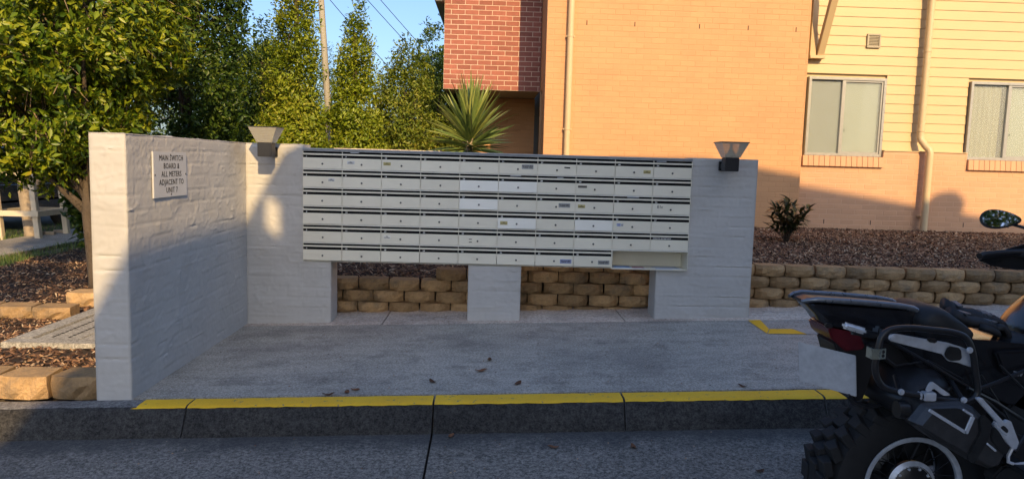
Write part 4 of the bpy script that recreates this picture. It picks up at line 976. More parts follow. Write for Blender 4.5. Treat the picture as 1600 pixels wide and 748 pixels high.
tree('far_tree', 'distant tree showing beside the red brick corner', (-2.2, 30, -0.1), (-2.2, 30, 4), 0.12, cK, blob(cK, rK, 97, 0.25), bx(cK, rK), 1500, 7, (0.1, 0.18), (0.38, 0.5), M['leaf_b'], 10)
for i, (x, y, rx, rz, zc, m, lb) in enumerate(((-5.6, 18.5, 1.7, 1.5, 1.2, 'leaf_f', 'low green shrub far behind the left lamp'), (-3.1, 17.5, 1.5, 1.35, 1.1, 'leaf_c', 'low bright shrub behind the conical trees'), (-1.4, 18.0, 1.2, 1.3, 1.1, 'leaf_f', 'low green shrub behind the loose light green tree'),
                                   (-12.6, 21.5, 2.6, 2.2, 1.6, 'leaf_b', 'dark shrub across the street behind the parked car'), (-9.0, 23.5, 2.6, 2.4, 1.7, 'leaf_b', 'dark shrub across the street right of the parked car'), (-15.5, 19, 2.4, 2.3, 1.6, 'leaf_b', 'dark shrub across the street at the far left'), (-5.40, 10.6, 0.52, 1.0, 0.85, 'leaf_b', 'dark shrub in the shade right behind the broadleaf trunk'), (-9.6, 28, 3.4, 3.6, 2.2, 'leaf_b', 'big dark bush beyond the street behind the tall dark tree'), (-5.5, 29, 3.0, 3.0, 2.0, 'leaf_f', 'big green bush far beyond the conical trees'), (-1.5, 27, 2.6, 2.6, 1.8, 'leaf_f', 'big green bush far behind the brick corner'))):
    c, r = (x, y, zc), (rx, rx*0.8, rz)
    o = tree('shrub', lb, (x, y, -0.3), (x, y, zc), 0.05, c, blob(c, r, 120+i*5, 0.15), bx(c, r), 1700, 7, (0.08, 0.15), (0.38, 0.5), M[m], 20+i, shell=0.7, nlimb=6); o['category'] = 'shrub'
tree('slim_cypress', 'slim dark cypress right beside the power pole', (-3.62, 16.4, -0.1), (-3.62, 16.4, 2.6), 0.03, (-3.62, 16.4, 1.8), cone((-3.62, 16.4), 0.16, 0.2, 3.75, 133, 0.35, 0.2), (np.array((-3.9, 16, 0.2)), np.array((-3.3, 16.8, 3.75))), 900, 6, (0.04, 0.07), (0.2, 0.3), M['leaf_b'], 40, up=1.2)
# trees beyond the viewer that mottle the light on the left bed (and show in the mirror)
cS, rS = (-1.75, -6.0, 7.3), (1.4, 1.2, 0.8)
tree('spreading_tree', 'spreading street tree standing behind the viewer at left', (-3.4, -6.0, -0.5), (-2.6, -6, 6.3), 0.11, cS, blob(cS, rS, 141, 0.3), bx(cS, rS), 700, 7, (0.09, 0.15), (0.38, 0.5), M['leaf_b'], 41, nlimb=16)
cS, rS = (-7.6, -9.0, 6.3), (2.6, 1.6, 1.5)
tree('spreading_tree', 'taller street tree standing farther behind the viewer', (-7.8, -9.0, -0.5), (-7.8, -9, 5.0), 0.15, cS, blob(cS, rS, 145, 0.3), bx(cS, rS), 900, 7, (0.1, 0.16), (0.38, 0.5), M['leaf_b'], 42, nlimb=16)

def yucca():
    rng = np.random.default_rng(5); bx_, by = -0.26, 8.55
    t = thing('yucca', 'spiky yucca with stiff sword leaves behind the mailboxes', 'yucca', (bx_, by, 0.3))
    MB().tube([(bx_, by, 0.2), (bx_+.01, by, 0.9), (bx_-.01, by, 1.4), (bx_, by, 1.75)], [0.07, 0.06, 0.055, 0.03], 12).build('stem', M['bark_pale'], t, smooth=True)
    meshes = []
    for k in range(6):
        V = []; F = []; n = 7; droop = (0.0, 0.03, 0.06, 0.10, 0.16, 0.22)[k]; wd = 0.040
        for i in range(n+1):
            s = i/n; ww = wd*(0.55+0.9*s if s < 0.4 else 0.91*(1-((s-0.4)/0.6)**1.6))/2; z = -droop*s*s
            V += [(-ww, s, z+ww*0.7), (0, s, z), (ww, s, z+ww*0.7)]
        for i in range(n):
            b = i*3; F += [(b, b+1, b+4, b+3), (b+1, b+2, b+5, b+4)]
        mb = MB(); mb.v = V; mb.f = F; meshes.append(mb.mesh('leaf', M['yucca'], smooth='all', fix=False))
    N = 210; ga = 2.39996
    for i in range(N):
        f = i/(N-1); el = math.radians(-38 + 124*f**0.9 + rng.normal(0, 5)); az = i*ga + rng.normal(0, .15)
        d = Vector((math.cos(az)*math.cos(el), math.sin(az)*math.cos(el), math.sin(el)))
        L = (0.50 + 0.14*math.sin(max(el, 0)))*rng.uniform(0.82, 1.08)
        z = 1.40 + 0.32*f; o = part('leaf', meshes[min(5, max(0, int((1-f)*5 + rng.integers(0, 2))))], t, wloc_=(bx_+d.x*.03, by+d.y*.03, z))
        from mathutils import Quaternion
        q = d.to_track_quat('Y', 'Z') @ Quaternion((0, 1, 0), rng.normal(0, 0.55)); o.rotation_mode = 'QUATERNION'; o.rotation_quaternion = q; o.scale = (rng.uniform(1.0, 1.35), L, L)
yucca()
def small_shrub():
    rng = np.random.default_rng(9); bx_, by, z0 = 3.86, 9.45, 0.41
    t = thing('small_shrub', 'small dark leafy shrub alone in the mulch against the peach wall', 'shrub', (bx_, by, z0))
    me = []
    for k in range(3):
        V = []; F = []; n = 4
        for i in range(n+1):
            s = i/n; ww = 0.36*math.sin(math.pi*min(1, s*0.94+0.03))**0.8/2; z = -0.14*s*s*(k+0.5)
            V += [(-ww, s, z+ww*0.35), (0, s, z), (ww, s, z+ww*0.35)]
        for i in range(n): b = i*3; F += [(b, b+1, b+4, b+3), (b+1, b+2, b+5, b+4)]
        mb = MB(); mb.v = V; mb.f = F; me.append(mb.mesh('leaf', M['shrub'], smooth='all', fix=False))
    st = MB(); tips = []
    for i in range(15):
        az = i*2.4; sp = rng.uniform(0.06, 0.27) if i else 0.0; h = rng.uniform(0.30, 0.62) - sp*0.35
        P = [(bx_, by, z0-0.03), (bx_+math.cos(az)*sp*.3, by+math.sin(az)*sp*.3, z0+h*.4), (bx_+math.cos(az)*sp*.8, by+math.sin(az)*sp*.8, z0+h*.75), (bx_+math.cos(az)*sp, by+math.sin(az)*sp, z0+h)]
        st.tube(P, [0.009, 0.007, 0.005, 0.003], 6); tips.append(P)
    st.build('stems', M['bark'], t, smooth='all', fix=False)
    for P in tips:
        for k in range(24):
            f = rng.uniform(0.25, 1.0); i = min(2, int(f*3)); a, b = Vector(P[i]), Vector(P[i+1]); p = a.lerp(b, f*3-i)
            if p.z < z0+0.12: continue
            az = rng.uniform(0, 6.28); el = rng.uniform(-0.1, 1.1); d = Vector((math.cos(az)*math.cos(el), math.sin(az)*math.cos(el), math.sin(el))); L = rng.uniform(0.09, 0.15)
            o = part('leaf', me[int(rng.integers(3))], t, wloc_=p); o.rotation_mode = 'QUATERNION'; o.rotation_quaternion = d.to_track_quat('Y', 'Z'); o.scale = (L, L, L)
small_shrub()
def fallen():
    def lm(seed):
        r = random.Random(seed); V = []; F = []; n = 5; m = 4
        for i in range(n+1):
            s = i/n; ww = 0.5*math.sin(math.pi*min(1, 0.06+s*0.9))**0.9
            for j in range(m+1):
                u = -1+2*j/m; V.append((u*ww*0.5, s-0.5, 0.16*abs(u)*ww*(1+0.8*math.sin(s*5+seed)) + 0.18*(s-0.5)**2*4*r.uniform(.6, 1) + r.uniform(0, .03)))
        for i in range(n):
            for j in range(m): k = i*(m+1)+j; F.append((k, k+1, k+m+2, k+m+1))
        mb = MB(); mb.v = V; mb.f = F; return mb.mesh('fallen_leaf', M['deadleaf'], smooth='all', fix=False)
    ms = [lm(s) for s in range(4)]
    L = [(0.016, 4.962, .075, 'fallen brown leaf in the middle of the pavement, farthest back'), (-0.037, 4.70, .085, 'fallen brown leaf on the pavement just left of the middle one'),
         (-0.336, 4.474, .07, 'flat reddish fallen leaf near the kerb left of the middle'), (0.191, 4.409, .075, 'dark curled fallen leaf by the yellow kerb line, right of the middle'),
         (-0.788, 4.33, .06, 'fallen leaf, uppermost of three near the left yellow line'), (-0.83, 4.285, .06, 'reddish fallen leaf, middle of three near the left yellow line'), (-0.93, 4.247, .07, 'dark fallen leaf, leftmost of three near the left yellow line'),
         (1.545, 4.294, .06, 'thin reddish fallen leaf near the kerb by the motorcycle'),
         (-0.19, 3.955, .055, 'orange fallen leaf in the gutter beside the road joint'), (0.365, 3.80, .06, 'brown fallen leaf on the road below the middle pier'), (0.795, 3.79, .06, 'brown fallen leaf on the road right of the other one'), (1.374, 3.50, .055, 'orange fallen leaf on the road left of the motorcycle wheel')]
    for i, (x, y, s, lb) in enumerate(L):
        z = float(zs(x)) if y > 4.1 else float(zroad(x, y))
        o = bpy.data.objects.new('fallen_leaf', ms[i % 4]); COL.objects.link(o); tag(o, lb, 'leaf', 'fallen leaves'); o.location = (x, y, z+0.002); o.scale = (s, s, s); o.rotation_euler = (0, 0, i*1.9)
fallen()
def litter():
    # tiny pale specks of grit and leaf crumbs on paving and road: nobody could count them
    n = 420; x = RNG.uniform(-2.0, 3.0, n); y = np.where(RNG.random(n) < .55, RNG.uniform(4.2, 6.1, n), RNG.uniform(3.1, 3.97, n)); z = np.where(y > 4.1, zs(x), zroad(x, y)) + 0.003
    s = RNG.uniform(0.002, 0.007, n); a = RNG.uniform(0, 6.28, n); c = np.stack([x, y, z], -1); d = np.stack([np.cos(a), np.sin(a), 0*a], -1)*s[:, None]; e = np.stack([-np.sin(a), np.cos(a), 0*a], -1)*s[:, None]*.7; h = np.array([0, 0, 1])*s[:, None]*0.8
    V = np.stack([c-d, c-e, c+d, c+e, c+h], 1).reshape(-1, 3); b = (np.arange(n)*5)[:, None]
    F = np.concatenate([b+np.array([q]) for q in ([0, 1, 4], [1, 2, 4], [2, 3, 4], [3, 0, 4])])
    tag(kind(npobj('grit', V, F, M['chip']), 'stuff'), 'grit and leaf crumbs scattered over paving and road', 'grit')
litter()

# ------------------------------------------------------------------ left background: tree guard, car, pole
def guard():
    t = thing('tree_guard', 'cream timber guard frame around the street tree at left', 'tree guard', (-7.65, 12.55, -0.12))
    c = [(-7.36, 12.15), (-7.36, 12.95), (-7.96, 12.15), (-7.96, 12.95)]; ln = -0.085; ly = 0.0
    def at(x, y, z): return (x+ln*(z+0.12), y+ly*(z+.12), z)
    for x, y in c: MB().obox(at(x, y, -0.2), at(x, y, 0.93), 0.085, 0.085, (0, 1, 0)).build('post', M['timber'], t, bevel=0.004)
    for z, th in ((0.30, 0.09), (0.93, 0.085)):
        e = 0.09
        MB().obox(at(-7.36+0.07, 12.15-e, z), at(-7.36+0.07, 12.95+e, z), 0.035, th).build('rail', M['timber'], t, bevel=0.003)
        MB().obox(at(-7.96-e, 12.15-0.065, z), at(-7.36+e*.6, 12.15-0.065, z), 0.035, th).build('rail', M['timber'], t, bevel=0.003)
        MB().obox(at(-7.96-e, 12.95+0.065, z), at(-7.36+e*.6, 12.95+0.065, z), 0.035, th).build('rail', M['timber'], t, bevel=0.003)
        MB().obox(at(-7.96-0.07, 12.15-e, z), at(-7.96-0.07, 12.95+e, z), 0.035, th).build('rail', M['timber'], t, bevel=0.003)
guard()
def bricks_pile():
    for i, (x, y, a) in enumerate(((-7.25, 12.72, 0.2), (-7.22, 13.05, -0.1))):
        o = MB().box(-0.11, 0.11, -0.055, 0.055, 0, 0.09).build('loose_brick', M['stone_top'], None, bevel=0.006); o.location = (x-0.3, y, -0.139); o.rotation_euler = (0, 0, a)
        tag(o, ('loose yellow brick lying by the tree guard, the nearer one', 'loose yellow brick lying by the tree guard, the farther one')[i], 'brick')
bricks_pile()
def car():
    x0, x1, zg = -11.5, -9.66, -0.36
    t = thing('parked_car', 'dark grey four wheel drive parked on the street behind the tree guard', 'car', ((x0+x1)/2, 15.6, zg))
    ya = 13.2
    # side profile in (y, z): rear at small y
    low = [(0.05, .42), (0.02, .75), (0.06, 1.05), (4.35, 1.02), (4.72, .90), (4.80, .6), (4.76, .40), (4.2, .34), (0.3, .34)]
    mb = MB(); rings = []
    for x, k in ((x0, 0.06), (x0+0.06, 0), (x1-0.06, 0), (x1, 0.06)): rings.append([(x, ya+y+(k if y < 2 else -k), zg+z-(k*0.6 if z > .8 else -k*.3)) for y, z in low])
    mb.loft(rings).build('body', M['carpaint'], t, bevel=0.03, smooth=True)
    cab = [(0.10, 1.05), (0.25, 1.60), (0.5, 1.72), (2.5, 1.74), (2.75, 1.68), (3.55, 1.04)]
    rings = [[(x, ya+y, zg+z) for y, z in cab] if s == 0 else [(x, ya+1.7+(y-1.7)*0.97, zg+1.04+(z-1.04)*0.96) for y, z in cab] for x, s in ((x0+0.14, 1), (x0+0.22, 0), (x1-0.22, 0), (x1-0.14, 1))]
    MB().loft(rings).build('cabin', M['carpaint'], t, bevel=0.03, smooth=True)
    for sx, s in ((x1-0.135, 1), (x0+0.135, -1)):
        for y0_, y1_, y2_, y3_ in ((0.34, 0.42, 1.12, 1.12), (1.2, 1.2, 2.12, 2.12), (2.2, 2.2, 2.62, 3.24)):
            MB().prism([(ya+y0_, zg+1.08), (ya+y1_, zg+1.60), (ya+y2_, zg+1.62), (ya+y3_, zg+1.08)], 'x', sx-0.006*s, sx+0.008*s).build('window', M['carglass'], t)
        MB().box(*(sorted((sx+0.10*s, sx+0.135*s))), ya+0.2, ya+4.6, zg+0.62, zg+0.66).build('door_trim', M['bk_plastic'], t)
        MB().box(*(sorted((sx+0.02*s, sx+0.25*s))), ya+2.9, ya+3.05, zg+1.05, zg+1.22).build('side_mirror', M['carpaint'], t, bevel=0.03)
    for y in (1.0, 3.85):
        for x in (x0+0.12, x1-0.12):
            wl = MB().lathe([(0.21, -0.11), (0.33, -0.11), (0.36, -0.08), (0.36, 0.08), (0.33, 0.11), (0.21, 0.11)], (x, ya+y, zg+0.36), 'x', 28).build('wheel', M['rubber'], t, smooth=True)
            rm = MB().lathe([(0.215, -0.1), (0.2, -0.06), (0.2, 0.06), (0.215, 0.1)], (x, ya+y, zg+0.36), 'x', 28)
            for k in range(5):
                a = k*2*math.pi/5; rm.obox((x+0.075, ya+y, zg+0.36), (x+0.075, ya+y+math.cos(a)*.2, zg+0.36+math.sin(a)*.2), 0.05, 0.03, (1, 0, 0))
            rm.build('rim', M['alu'], wl)
    MB().box(x1-0.5, x1-0.1, ya+0.0, ya+0.03, zg+0.78, zg+0.95).box(x0+0.1, x0+0.5, ya+0.0, ya+0.03, zg+0.78, zg+0.95).build('tail_light', M['redlens'], t)
car()
def pole():
    t = thing('power_pole', 'weathered timber power pole rising between the conical trees', 'power pole', (-3.13, 14.5, -0.2))
    MB().tube([(-3.10, 14.5, -0.4), (-3.18, 14.5, 2.03), (-3.33, 14.5, 4.32), (-3.50, 14.5, 7.0)], [0.07, 0.064, 0.057, 0.05], 14).build('pole', M['polewood'], t, smooth=True)
    arm = MB().obox((-4.25, 14.5, 6.62), (-2.75, 14.5, 6.68), 0.07, 0.09).build('crossarm', M['polewood'], t)
    for x in (-4.1, -3.75, -3.25, -2.9): MB().lathe([(0.02, 0), (0.04, 0.03), (0.025, 0.06), (0.04, 0.09), (0.02, 0.12)], (x, 14.5, 6.70), 'z', 10).build('insulator', M['ventgrey'], arm)
    MB().box(-3.26, -3.16, 14.40, 14.44, 2.05, 2.32).build('service_box', M['zinc'], t)
pole()
def wires():
    # service wires dropping from the pole line towards the building
    def w(name, a, b, sag, lb):
        P = [tuple(Vector(a).lerp(Vector(b), i/16) - Vector((0, 0, sag*4*(i/16)*(1-i/16)))) for i in range(17)]
        tag(MB().tube(P, 0.011, 5).build(name, M['wire'], None, fix=False), lb, 'wire', 'overhead wires')
    w('overhead_wire', (-6.1, 22.0, 7.35), (-2.2, 26.0, 3.0), 0.1, 'overhead wire crossing the sky, nearest the pole')
    w('overhead_wire', (-5.6, 22.0, 7.9), (-0.7, 28.0, 3.1), 0.1, 'lower of the paired overhead wires right of the pole')
    w('overhead_wire', (-5.5, 22.0, 8.3), (-0.6, 28.0, 3.35), 0.1, 'upper of the paired overhead wires right of the pole')
wires()

# ------------------------------------------------------------------ motorcycle
def rounded(poly, r=0.012, n=3):
    """round the corners of a 2D polygon"""
    out = []; m = len(poly)
    for i in range(m):
        p = Vector(poly[i]).to_3d(); a = Vector(poly[i-1]).to_3d(); b = Vector(poly[(i+1) % m]).to_3d()
        d1, d2 = (a-p), (b-p); k = min(r, d1.length*0.45, d2.length*0.45); s = p+d1.normalized()*k; e = p+d2.normalized()*k
        for j in range(n+1):
            t = j/n; q = s*(1-t)**2 + p*2*t*(1-t) + e*t*t; out.append((q.x, q.y))
    return out
def crown_prism(poly, ys, ins, r=0.015):
    """side profile (x,z) carried across in Y with the edge rings pulled in: pillow-like solid"""
    P = rounded(poly, r); c = Vector((sum(p[0] for p in P)/len(P), sum(p[1] for p in P)/len(P)))
    mb = MB(); rings = []
    for y, k in zip(ys, ins):
        ring = []
        for p in P:
            d = Vector((p[0]-c.x, p[1]-c.y)); L = d.length or 1
            ring.append((p[0]-d.x/L*k, y, p[1]-d.y/L*k))
        rings.append(ring)
    return mb.loft(rings)
def motorcycle():
    YC = 2.78
    t = thing('motorcycle', 'black adventure motorcycle with pannier frame parked at the right edge', 'motorcycle', (1.65, YC, -0.2))
    ax, az, R = 1.665, 0.138, 0.338
    def wheel(nm, ax, az, R, rr, wd, lugs, spokes):
        ty = MB().lathe([(rr, -wd*0.36), (rr+0.02, -wd*0.42), (R-0.07, -wd*0.5), (R-0.035, -wd*0.47), (R-0.018, -wd*0.30), (R-0.012, 0), (R-0.018, wd*0.30), (R-0.035, wd*0.47), (R-0.07, wd*0.5), (rr+0.02, wd*0.42), (rr, wd*0.36)], (ax, YC, az), 'y', 56).build(nm, M['rubber'], t, smooth=True)
        # chunky tread blocks
        def lug(x0, x1, dz): return MB().add([(x0, -0.036, -0.05), (x1, -0.030, -0.05), (x1, 0.037, -0.05), (x0, 0.031, -0.05), (x0, -0.033, dz[0]), (x1, -0.027, dz[1]), (x1, 0.034, dz[1]), (x0, 0.028, dz[0])],
                        [(0, 3, 2, 1), (4, 5, 6, 7), (0, 1, 5, 4), (1, 2, 6, 5), (2, 3, 7, 6), (3, 0, 4, 7)])
        lm = [lug(-wd*0.50, -wd*0.2, (-0.016, 0.004)).mesh('tread_block', M['rubber'], bevel=0.003, seg=1), lug(-wd*0.16, wd*0.16, (0.004, 0.004)).mesh('tread_block', M['rubber'], bevel=0.003, seg=1), lug(wd*0.2, wd*0.50, (0.004, -0.016)).mesh('tread_block', M['rubber'], bevel=0.003, seg=1)]
        for i in range(lugs):
            for j in range(3):
                a = (i+(0.5 if j == 1 else 0))*2*math.pi/lugs; r = R-0.019
                o = part('tread_block', lm[j], ty, wloc_=(ax+math.cos(a)*r, YC, az+math.sin(a)*r))
                m = Matrix(((0, math.sin(a), math.cos(a)), (1, 0, 0), (0, -math.cos(a), math.sin(a))))   # local x across, y along, z out
                o.rotation_euler = m.to_euler()
        rim = MB()
        for s in (-1, 1): rim.lathe([(rr-0.004, s*wd*0.36), (rr+0.012, s*wd*0.43), (rr+0.012, s*wd*0.455), (rr+0.004, s*wd*0.46), (rr-0.007, s*wd*0.435), (rr-0.008, s*wd*0.36)], (ax, YC, az), 'y', 56)
        ro = rim.build('rim', M['silver'], ty, smooth=True)
        MB().lathe([(rr-0.006, -wd*0.36), (rr-0.020, -wd*0.12), (rr-0.020, wd*0.12), (rr-0.006, wd*0.36)], (ax, YC, az), 'y', 56).build('rim_well', M['bk_plastic'], ty, smooth=True)
        sp = MB().tube([(0, 0, 0), (0, 0, 1)], 0.0022, 5).mesh('spoke', M['steel_dark'])
        for i in range(spokes):
            a = i*2*math.pi/spokes; a2 = a+(0.42 if i % 2 else -0.42); s = -1 if i % 4 < 2 else 1
            p = Vector((ax+math.cos(a)*0.055, YC+s*0.045, az+math.sin(a)*0.055)); q = Vector((ax+math.cos(a2)*(rr-0.01), YC+s*wd*0.36, az+math.sin(a2)*(rr-0.01)))
            o = part('spoke', sp, ty, wloc_=p); o.rotation_mode = 'QUATERNION'; o.rotation_quaternion = (q-p).to_track_quat('Z', 'Y'); o.scale = (1, 1, (q-p).length)
        MB().lathe([(0.03, -0.085), (0.052, -0.083), (0.085, -0.070), (0.092, -0.062), (0.092, -0.05), (0.06, -0.045), (0.045, 0.0), (0.06, 0.05), (0.085, 0.06), (0.03, 0.07)], (ax, YC, az), 'y', 32).build('hub', M['steel_dark'], ty, smooth=True)
        MB().lathe([(0.074, -0.0745), (0.090, -0.066), (0.094, -0.0665), (0.078, -0.0765)], (ax, YC, az), 'y', 40).build('hub_ring', M['silver'], ty, smooth=True)
        bm_ = MB().lathe([(0.0001, -0.004), (0.005, -0.004), (0.006, 0)], (0, 0, 0), 'y', 8).mesh('bolt', M['chrome'])
        for i in range(10): a = i*2*math.pi/10; part('bolt', bm_, ty, wloc_=(ax+math.cos(a)*0.068, YC-0.0775, az+math.sin(a)*0.068))
        MB().lathe([(0.075, 0.066), (0.132, 0.066), (0.132, 0.071), (0.075, 0.071), (0.075, 0.066)], (ax, YC, az), 'y', 40).build('brake_disc', M['steel_dark'], ty)
        return ty
    wheel('rear_wheel', ax, az, R, 0.182, 0.180, 28, 40)
    wheel('front_wheel', 3.12, az, 0.34, 0.235, 0.12, 26, 40)
    P = lambda nm, poly, y0, y1, mt, bv=0.008, par=t, **k: MB().prism(rounded(poly, 0.01, 2), 'y', y0, y1).build(nm, M[mt], par, bevel=bv, smooth=True, **k)
    # frame, engine, swing arm
    P('swing_arm', [(1.55, 0.10), (1.60, 0.22), (2.05, 0.34), (2.15, 0.26), (2.05, 0.18)], 2.87, 2.93, 'bk_plastic', 0.012)
    MB().lathe([(0.02, -0.09), (0.07, -0.085), (0.085, -0.06), (0.08, 0.0)], (ax, 2.94, az), 'y', 24).build('final_drive', M['bk_plastic'], t, smooth=True)
    P('engine', [(1.95, 0.12), (1.90, 0.42), (2.05, 0.60), (2.55, 0.62), (2.66, 0.40), (2.60, 0.08), (2.2, 0.02)], 2.62, 2.94, 'steel_dark', 0.03)
    for y0, y1 in ((2.36, 2.63), (2.93, 3.20)):
        cyl = P('cylinder_head', [(2.20, 0.30), (2.22, 0.47), (2.44, 0.50), (2.46, 0.31)], y0, y1, 'silver', 0.025)
    P('side_panel', [(1.50, 0.74), (1.62, 0.60), (1.80, 0.56), (2.08, 0.44), (2.20, 0.62), (2.08, 0.72), (1.78, 0.74)], 2.62, 2.94, 'bk_gloss', 0.03)
    P('inner_frame', [(1.42, 0.70), (1.62, 0.55), (1.84, 0.40), (2.0, 0.30), (2.1, 0.62), (1.8, 0.72)], 2.68, 2.88, 'bk_plastic', 0.02)
    for pts in ([(1.44, 2.60, 0.745), (1.60, 2.57, 0.66), (1.78, 2.58, 0.56), (1.95, 2.62, 0.44)], [(1.75, 2.55, 0.56), (1.85, 2.55, 0.60), (2.02, 2.58, 0.66)], [(1.72, 2.52, 0.585), (1.84, 2.54, 0.53), (1.98, 2.58, 0.45)], [(1.90, 2.5, 0.36), (2.0, 2.55, 0.46), (2.12, 2.6, 0.52)]):
        MB().tube(pts, 0.007, 8).build('frame_tube', M['bk_tube'], t, smooth=True)
    for pts in ([(1.42, 2.63, 0.70), (1.50, 2.60, 0.64), (1.62, 2.60, 0.66), (1.74, 2.58, 0.60)], [(1.80, 2.57, 0.62), (1.88, 2.55, 0.50), (1.95, 2.56, 0.40), (2.08, 2.58, 0.36)], [(1.86, 2.56, 0.66), (1.94, 2.54, 0.58), (2.05, 2.55, 0.54)]):
        MB().tube(pts, 0.004, 6).build('cable', M['bk_plastic'], t, smooth=True)
    # mudguard, plate hanger
    arc = []; 
    for i in range(13):
        a = math.radians(62+i*9.5); arc.append((ax+math.cos(a)*0.385, az+math.sin(a)*0.385))
    for i in range(12, -1, -1):
        a = math.radians(62+i*9.5); arc.append((ax+math.cos(a)*0.372, az+math.sin(a)*0.372))
    MB().prism(arc[:6]+arc[-6:], 'y', 2.70, 2.86).build('mudguard', M['bk_plastic'], t)
    crown_prism([(1.525, 0.60), (1.595, 0.632), (1.66, 0.628), (1.72, 0.58), (1.70, 0.50), (1.62, 0.43), (1.50, 0.46), (1.47, 0.52)], [2.545, 2.57, 2.64, 2.86, 2.92], [0.05, 0.02, 0, 0, 0.03]).build('side_case_guard', M['bk_plastic'], t, smooth=True)
    P('plate_holder', [(1.31, 0.70), (1.42, 0.72), (1.49, 0.66), (1.46, 0.54), (1.44, 0.47), (1.39, 0.47), (1.355, 0.55), (1.325, 0.66)], 2.70, 2.86, 'bk_plastic', 0.008)
    pl = MB().add([(1.215, 2.795, 0.675), (1.365, 2.635, 0.665), (1.385, 2.645, 0.505), (1.235, 2.805, 0.515), (1.219, 2.799, 0.674), (1.369, 2.639, 0.664), (1.389, 2.649, 0.504), (1.239, 2.809, 0.514)], [(0,1,2,3),(7,6,5,4),(0,4,5,1),(1,5,6,2),(2,6,7,3),(3,7,4,0)]).build('number_plate', M['platewhite'], t, bevel=0.002)
    MB().tube([(1.36, 2.66, 0.505), (1.385, 2.66, 0.478), (1.43, 2.66, 0.464), (1.48, 2.67, 0.463), (1.515, 2.68, 0.478), (1.53, 2.7, 0.51)], 0.009, 8).build('guard_hoop', M['bk_tube'], t, smooth=True)
    # tail, lamp, rack
    crown_prism([(1.205, 0.846), (1.236, 0.812), (1.262, 0.790), (1.285, 0.757), (1.42, 0.735), (1.75, 0.68), (1.77, 0.79), (1.62, 0.826), (1.30, 0.842)], [2.695, 2.71, 2.85, 2.865], [0.012, 0, 0, 0.012]).build('tail', M['bk_gloss'], t, smooth=True)
    P('tail_light', [(1.278, 0.757), (1.405, 0.736), (1.43, 0.675), (1.355, 0.665), (1.295, 0.715)], 2.688, 2.872, 'redlens', 0.012)
    MB().obox((1.262, 2.68, 0.768), (1.29, 2.68, 0.764), 0.02, 0.016).build('tail_stub', M['bk_plastic'], t, bevel=0.004)
    prof = [(1.195, 0.850), (1.235, 0.859), (1.40, 0.852), (1.55, 0.842), (1.62, 0.832), (1.64, 0.824)]
    MB().loft([[(x, 2.712, z-0.012), (x, 2.848, z-0.012), (x, 2.848, z), (x, 2.712, z)] for x, z in prof]).build('rack_plate', M['steel_dark'], t, bevel=0.004)
    for s in (-1, 1):
        y = YC+s*0.078
        MB().tube([(1.186, y-s*.02, 0.848), (1.205, y-s*.008, 0.855), (1.24, y, 0.860), (1.40, y, 0.853), (1.55, y, 0.843), (1.605, y, 0.834), (1.640, y, 0.815), (1.660, y, 0.785), (1.668, y, 0.745)], [0.007, 0.009, 0.011, 0.012, 0.012, 0.012, 0.012, 0.012, 0.011], 12).build('grab_rail', M['rail_sheen'], t, smooth=True)
    ind = MB().obox((1.268, 2.552, 0.797), (1.352, 2.556, 0.774), 0.030, 0.024).build('indicator', M['chrome'], t, bevel=0.008, seg=3, smooth=True)
    MB().obox((1.30, 2.556, 0.776), (1.42, 2.60, 0.750), 0.026, 0.026).build('indicator_stalk', M['steel_dark'], ind, bevel=0.008, smooth=True)
    MB().obox((1.415, 2.60, 0.768), (1.46, 2.64, 0.755), 0.03, 0.035).build('tail_bracket', M['steel_dark'], t, bevel=0.008)
    # pannier frame
    loop = [(1.367, 0.777), (1.396, 0.801), (1.459, 0.809), (1.54, 0.804), (1.618, 0.796), (1.665, 0.777), (1.692, 0.727), (1.708, 0.66), (1.720, 0.613), (1.722, 0.579), (1.698, 0.553), (1.641, 0.552), (1.54, 0.565), (1.433, 0.582), (1.385, 0.600), (1.360, 0.634), (1.351, 0.675), (1.357, 0.732)]
    def smoothloop(L):
        out = []
        for i in range(len(L)):
            p0, p1, p2, p3 = (Vector(L[(i+k) % len(L)]) for k in (-1, 0, 1, 2))
            for s in (0, 0.25, 0.5, 0.75): out.append(0.5*((2*p1)+(p2-p0)*s+(2*p0-5*p1+4*p2-p3)*s*s+(3*p1-p0-3*p2+p3)*s**3))
        return out
    fr = MB().tube([(p[0], 2.47, p[1]) for p in smoothloop(loop)], 0.0115, 10, closed=True).build('pannier_frame', M['bk_tube'], t, smooth=True)
    MB().prism(rounded([(1.405, 0.776), (1.430, 0.781), (1.52, 0.767), (1.618, 0.753), (1.668, 0.739), (1.715, 0.722), (1.732, 0.693), (1.733, 0.668), (1.705, 0.668), (1.66, 0.683), (1.624, 0.688), (1.603, 0.712), (1.50, 0.735), (1.41, 0.756)], 0.006, 2), 'y', 2.493, 2.505).build('mounting_bar', M['silver'], fr, bevel=0.003)
    P('mount_plate', [(1.615, 0.745), (1.66, 0.737), (1.668, 0.695), (1.625, 0.690), (1.602, 0.71)], 2.483, 2.492, 'steel_dark', 0.003, fr)
    P('mount_pad', [(1.535, 0.775), (1.575, 0.768), (1.572, 0.752), (1.54, 0.757)], 2.484, 2.492, 'bk_plastic', 0.003, fr)
    bl = MB().lathe([(0.0001, -0.009), (0.007, -0.009), (0.008, -0.005), (0.011, -0.005), (0.011, 0.0)], (0, 0, 0), 'y', 18).mesh('bolt', M['silver'], smooth=True)
    for x, z in ((1.393, 0.777), (1.672, 0.738), (1.443, 0.585), (1.668, 0.560)): part('bolt', bl, fr, wloc_=(x, 2.459, z))
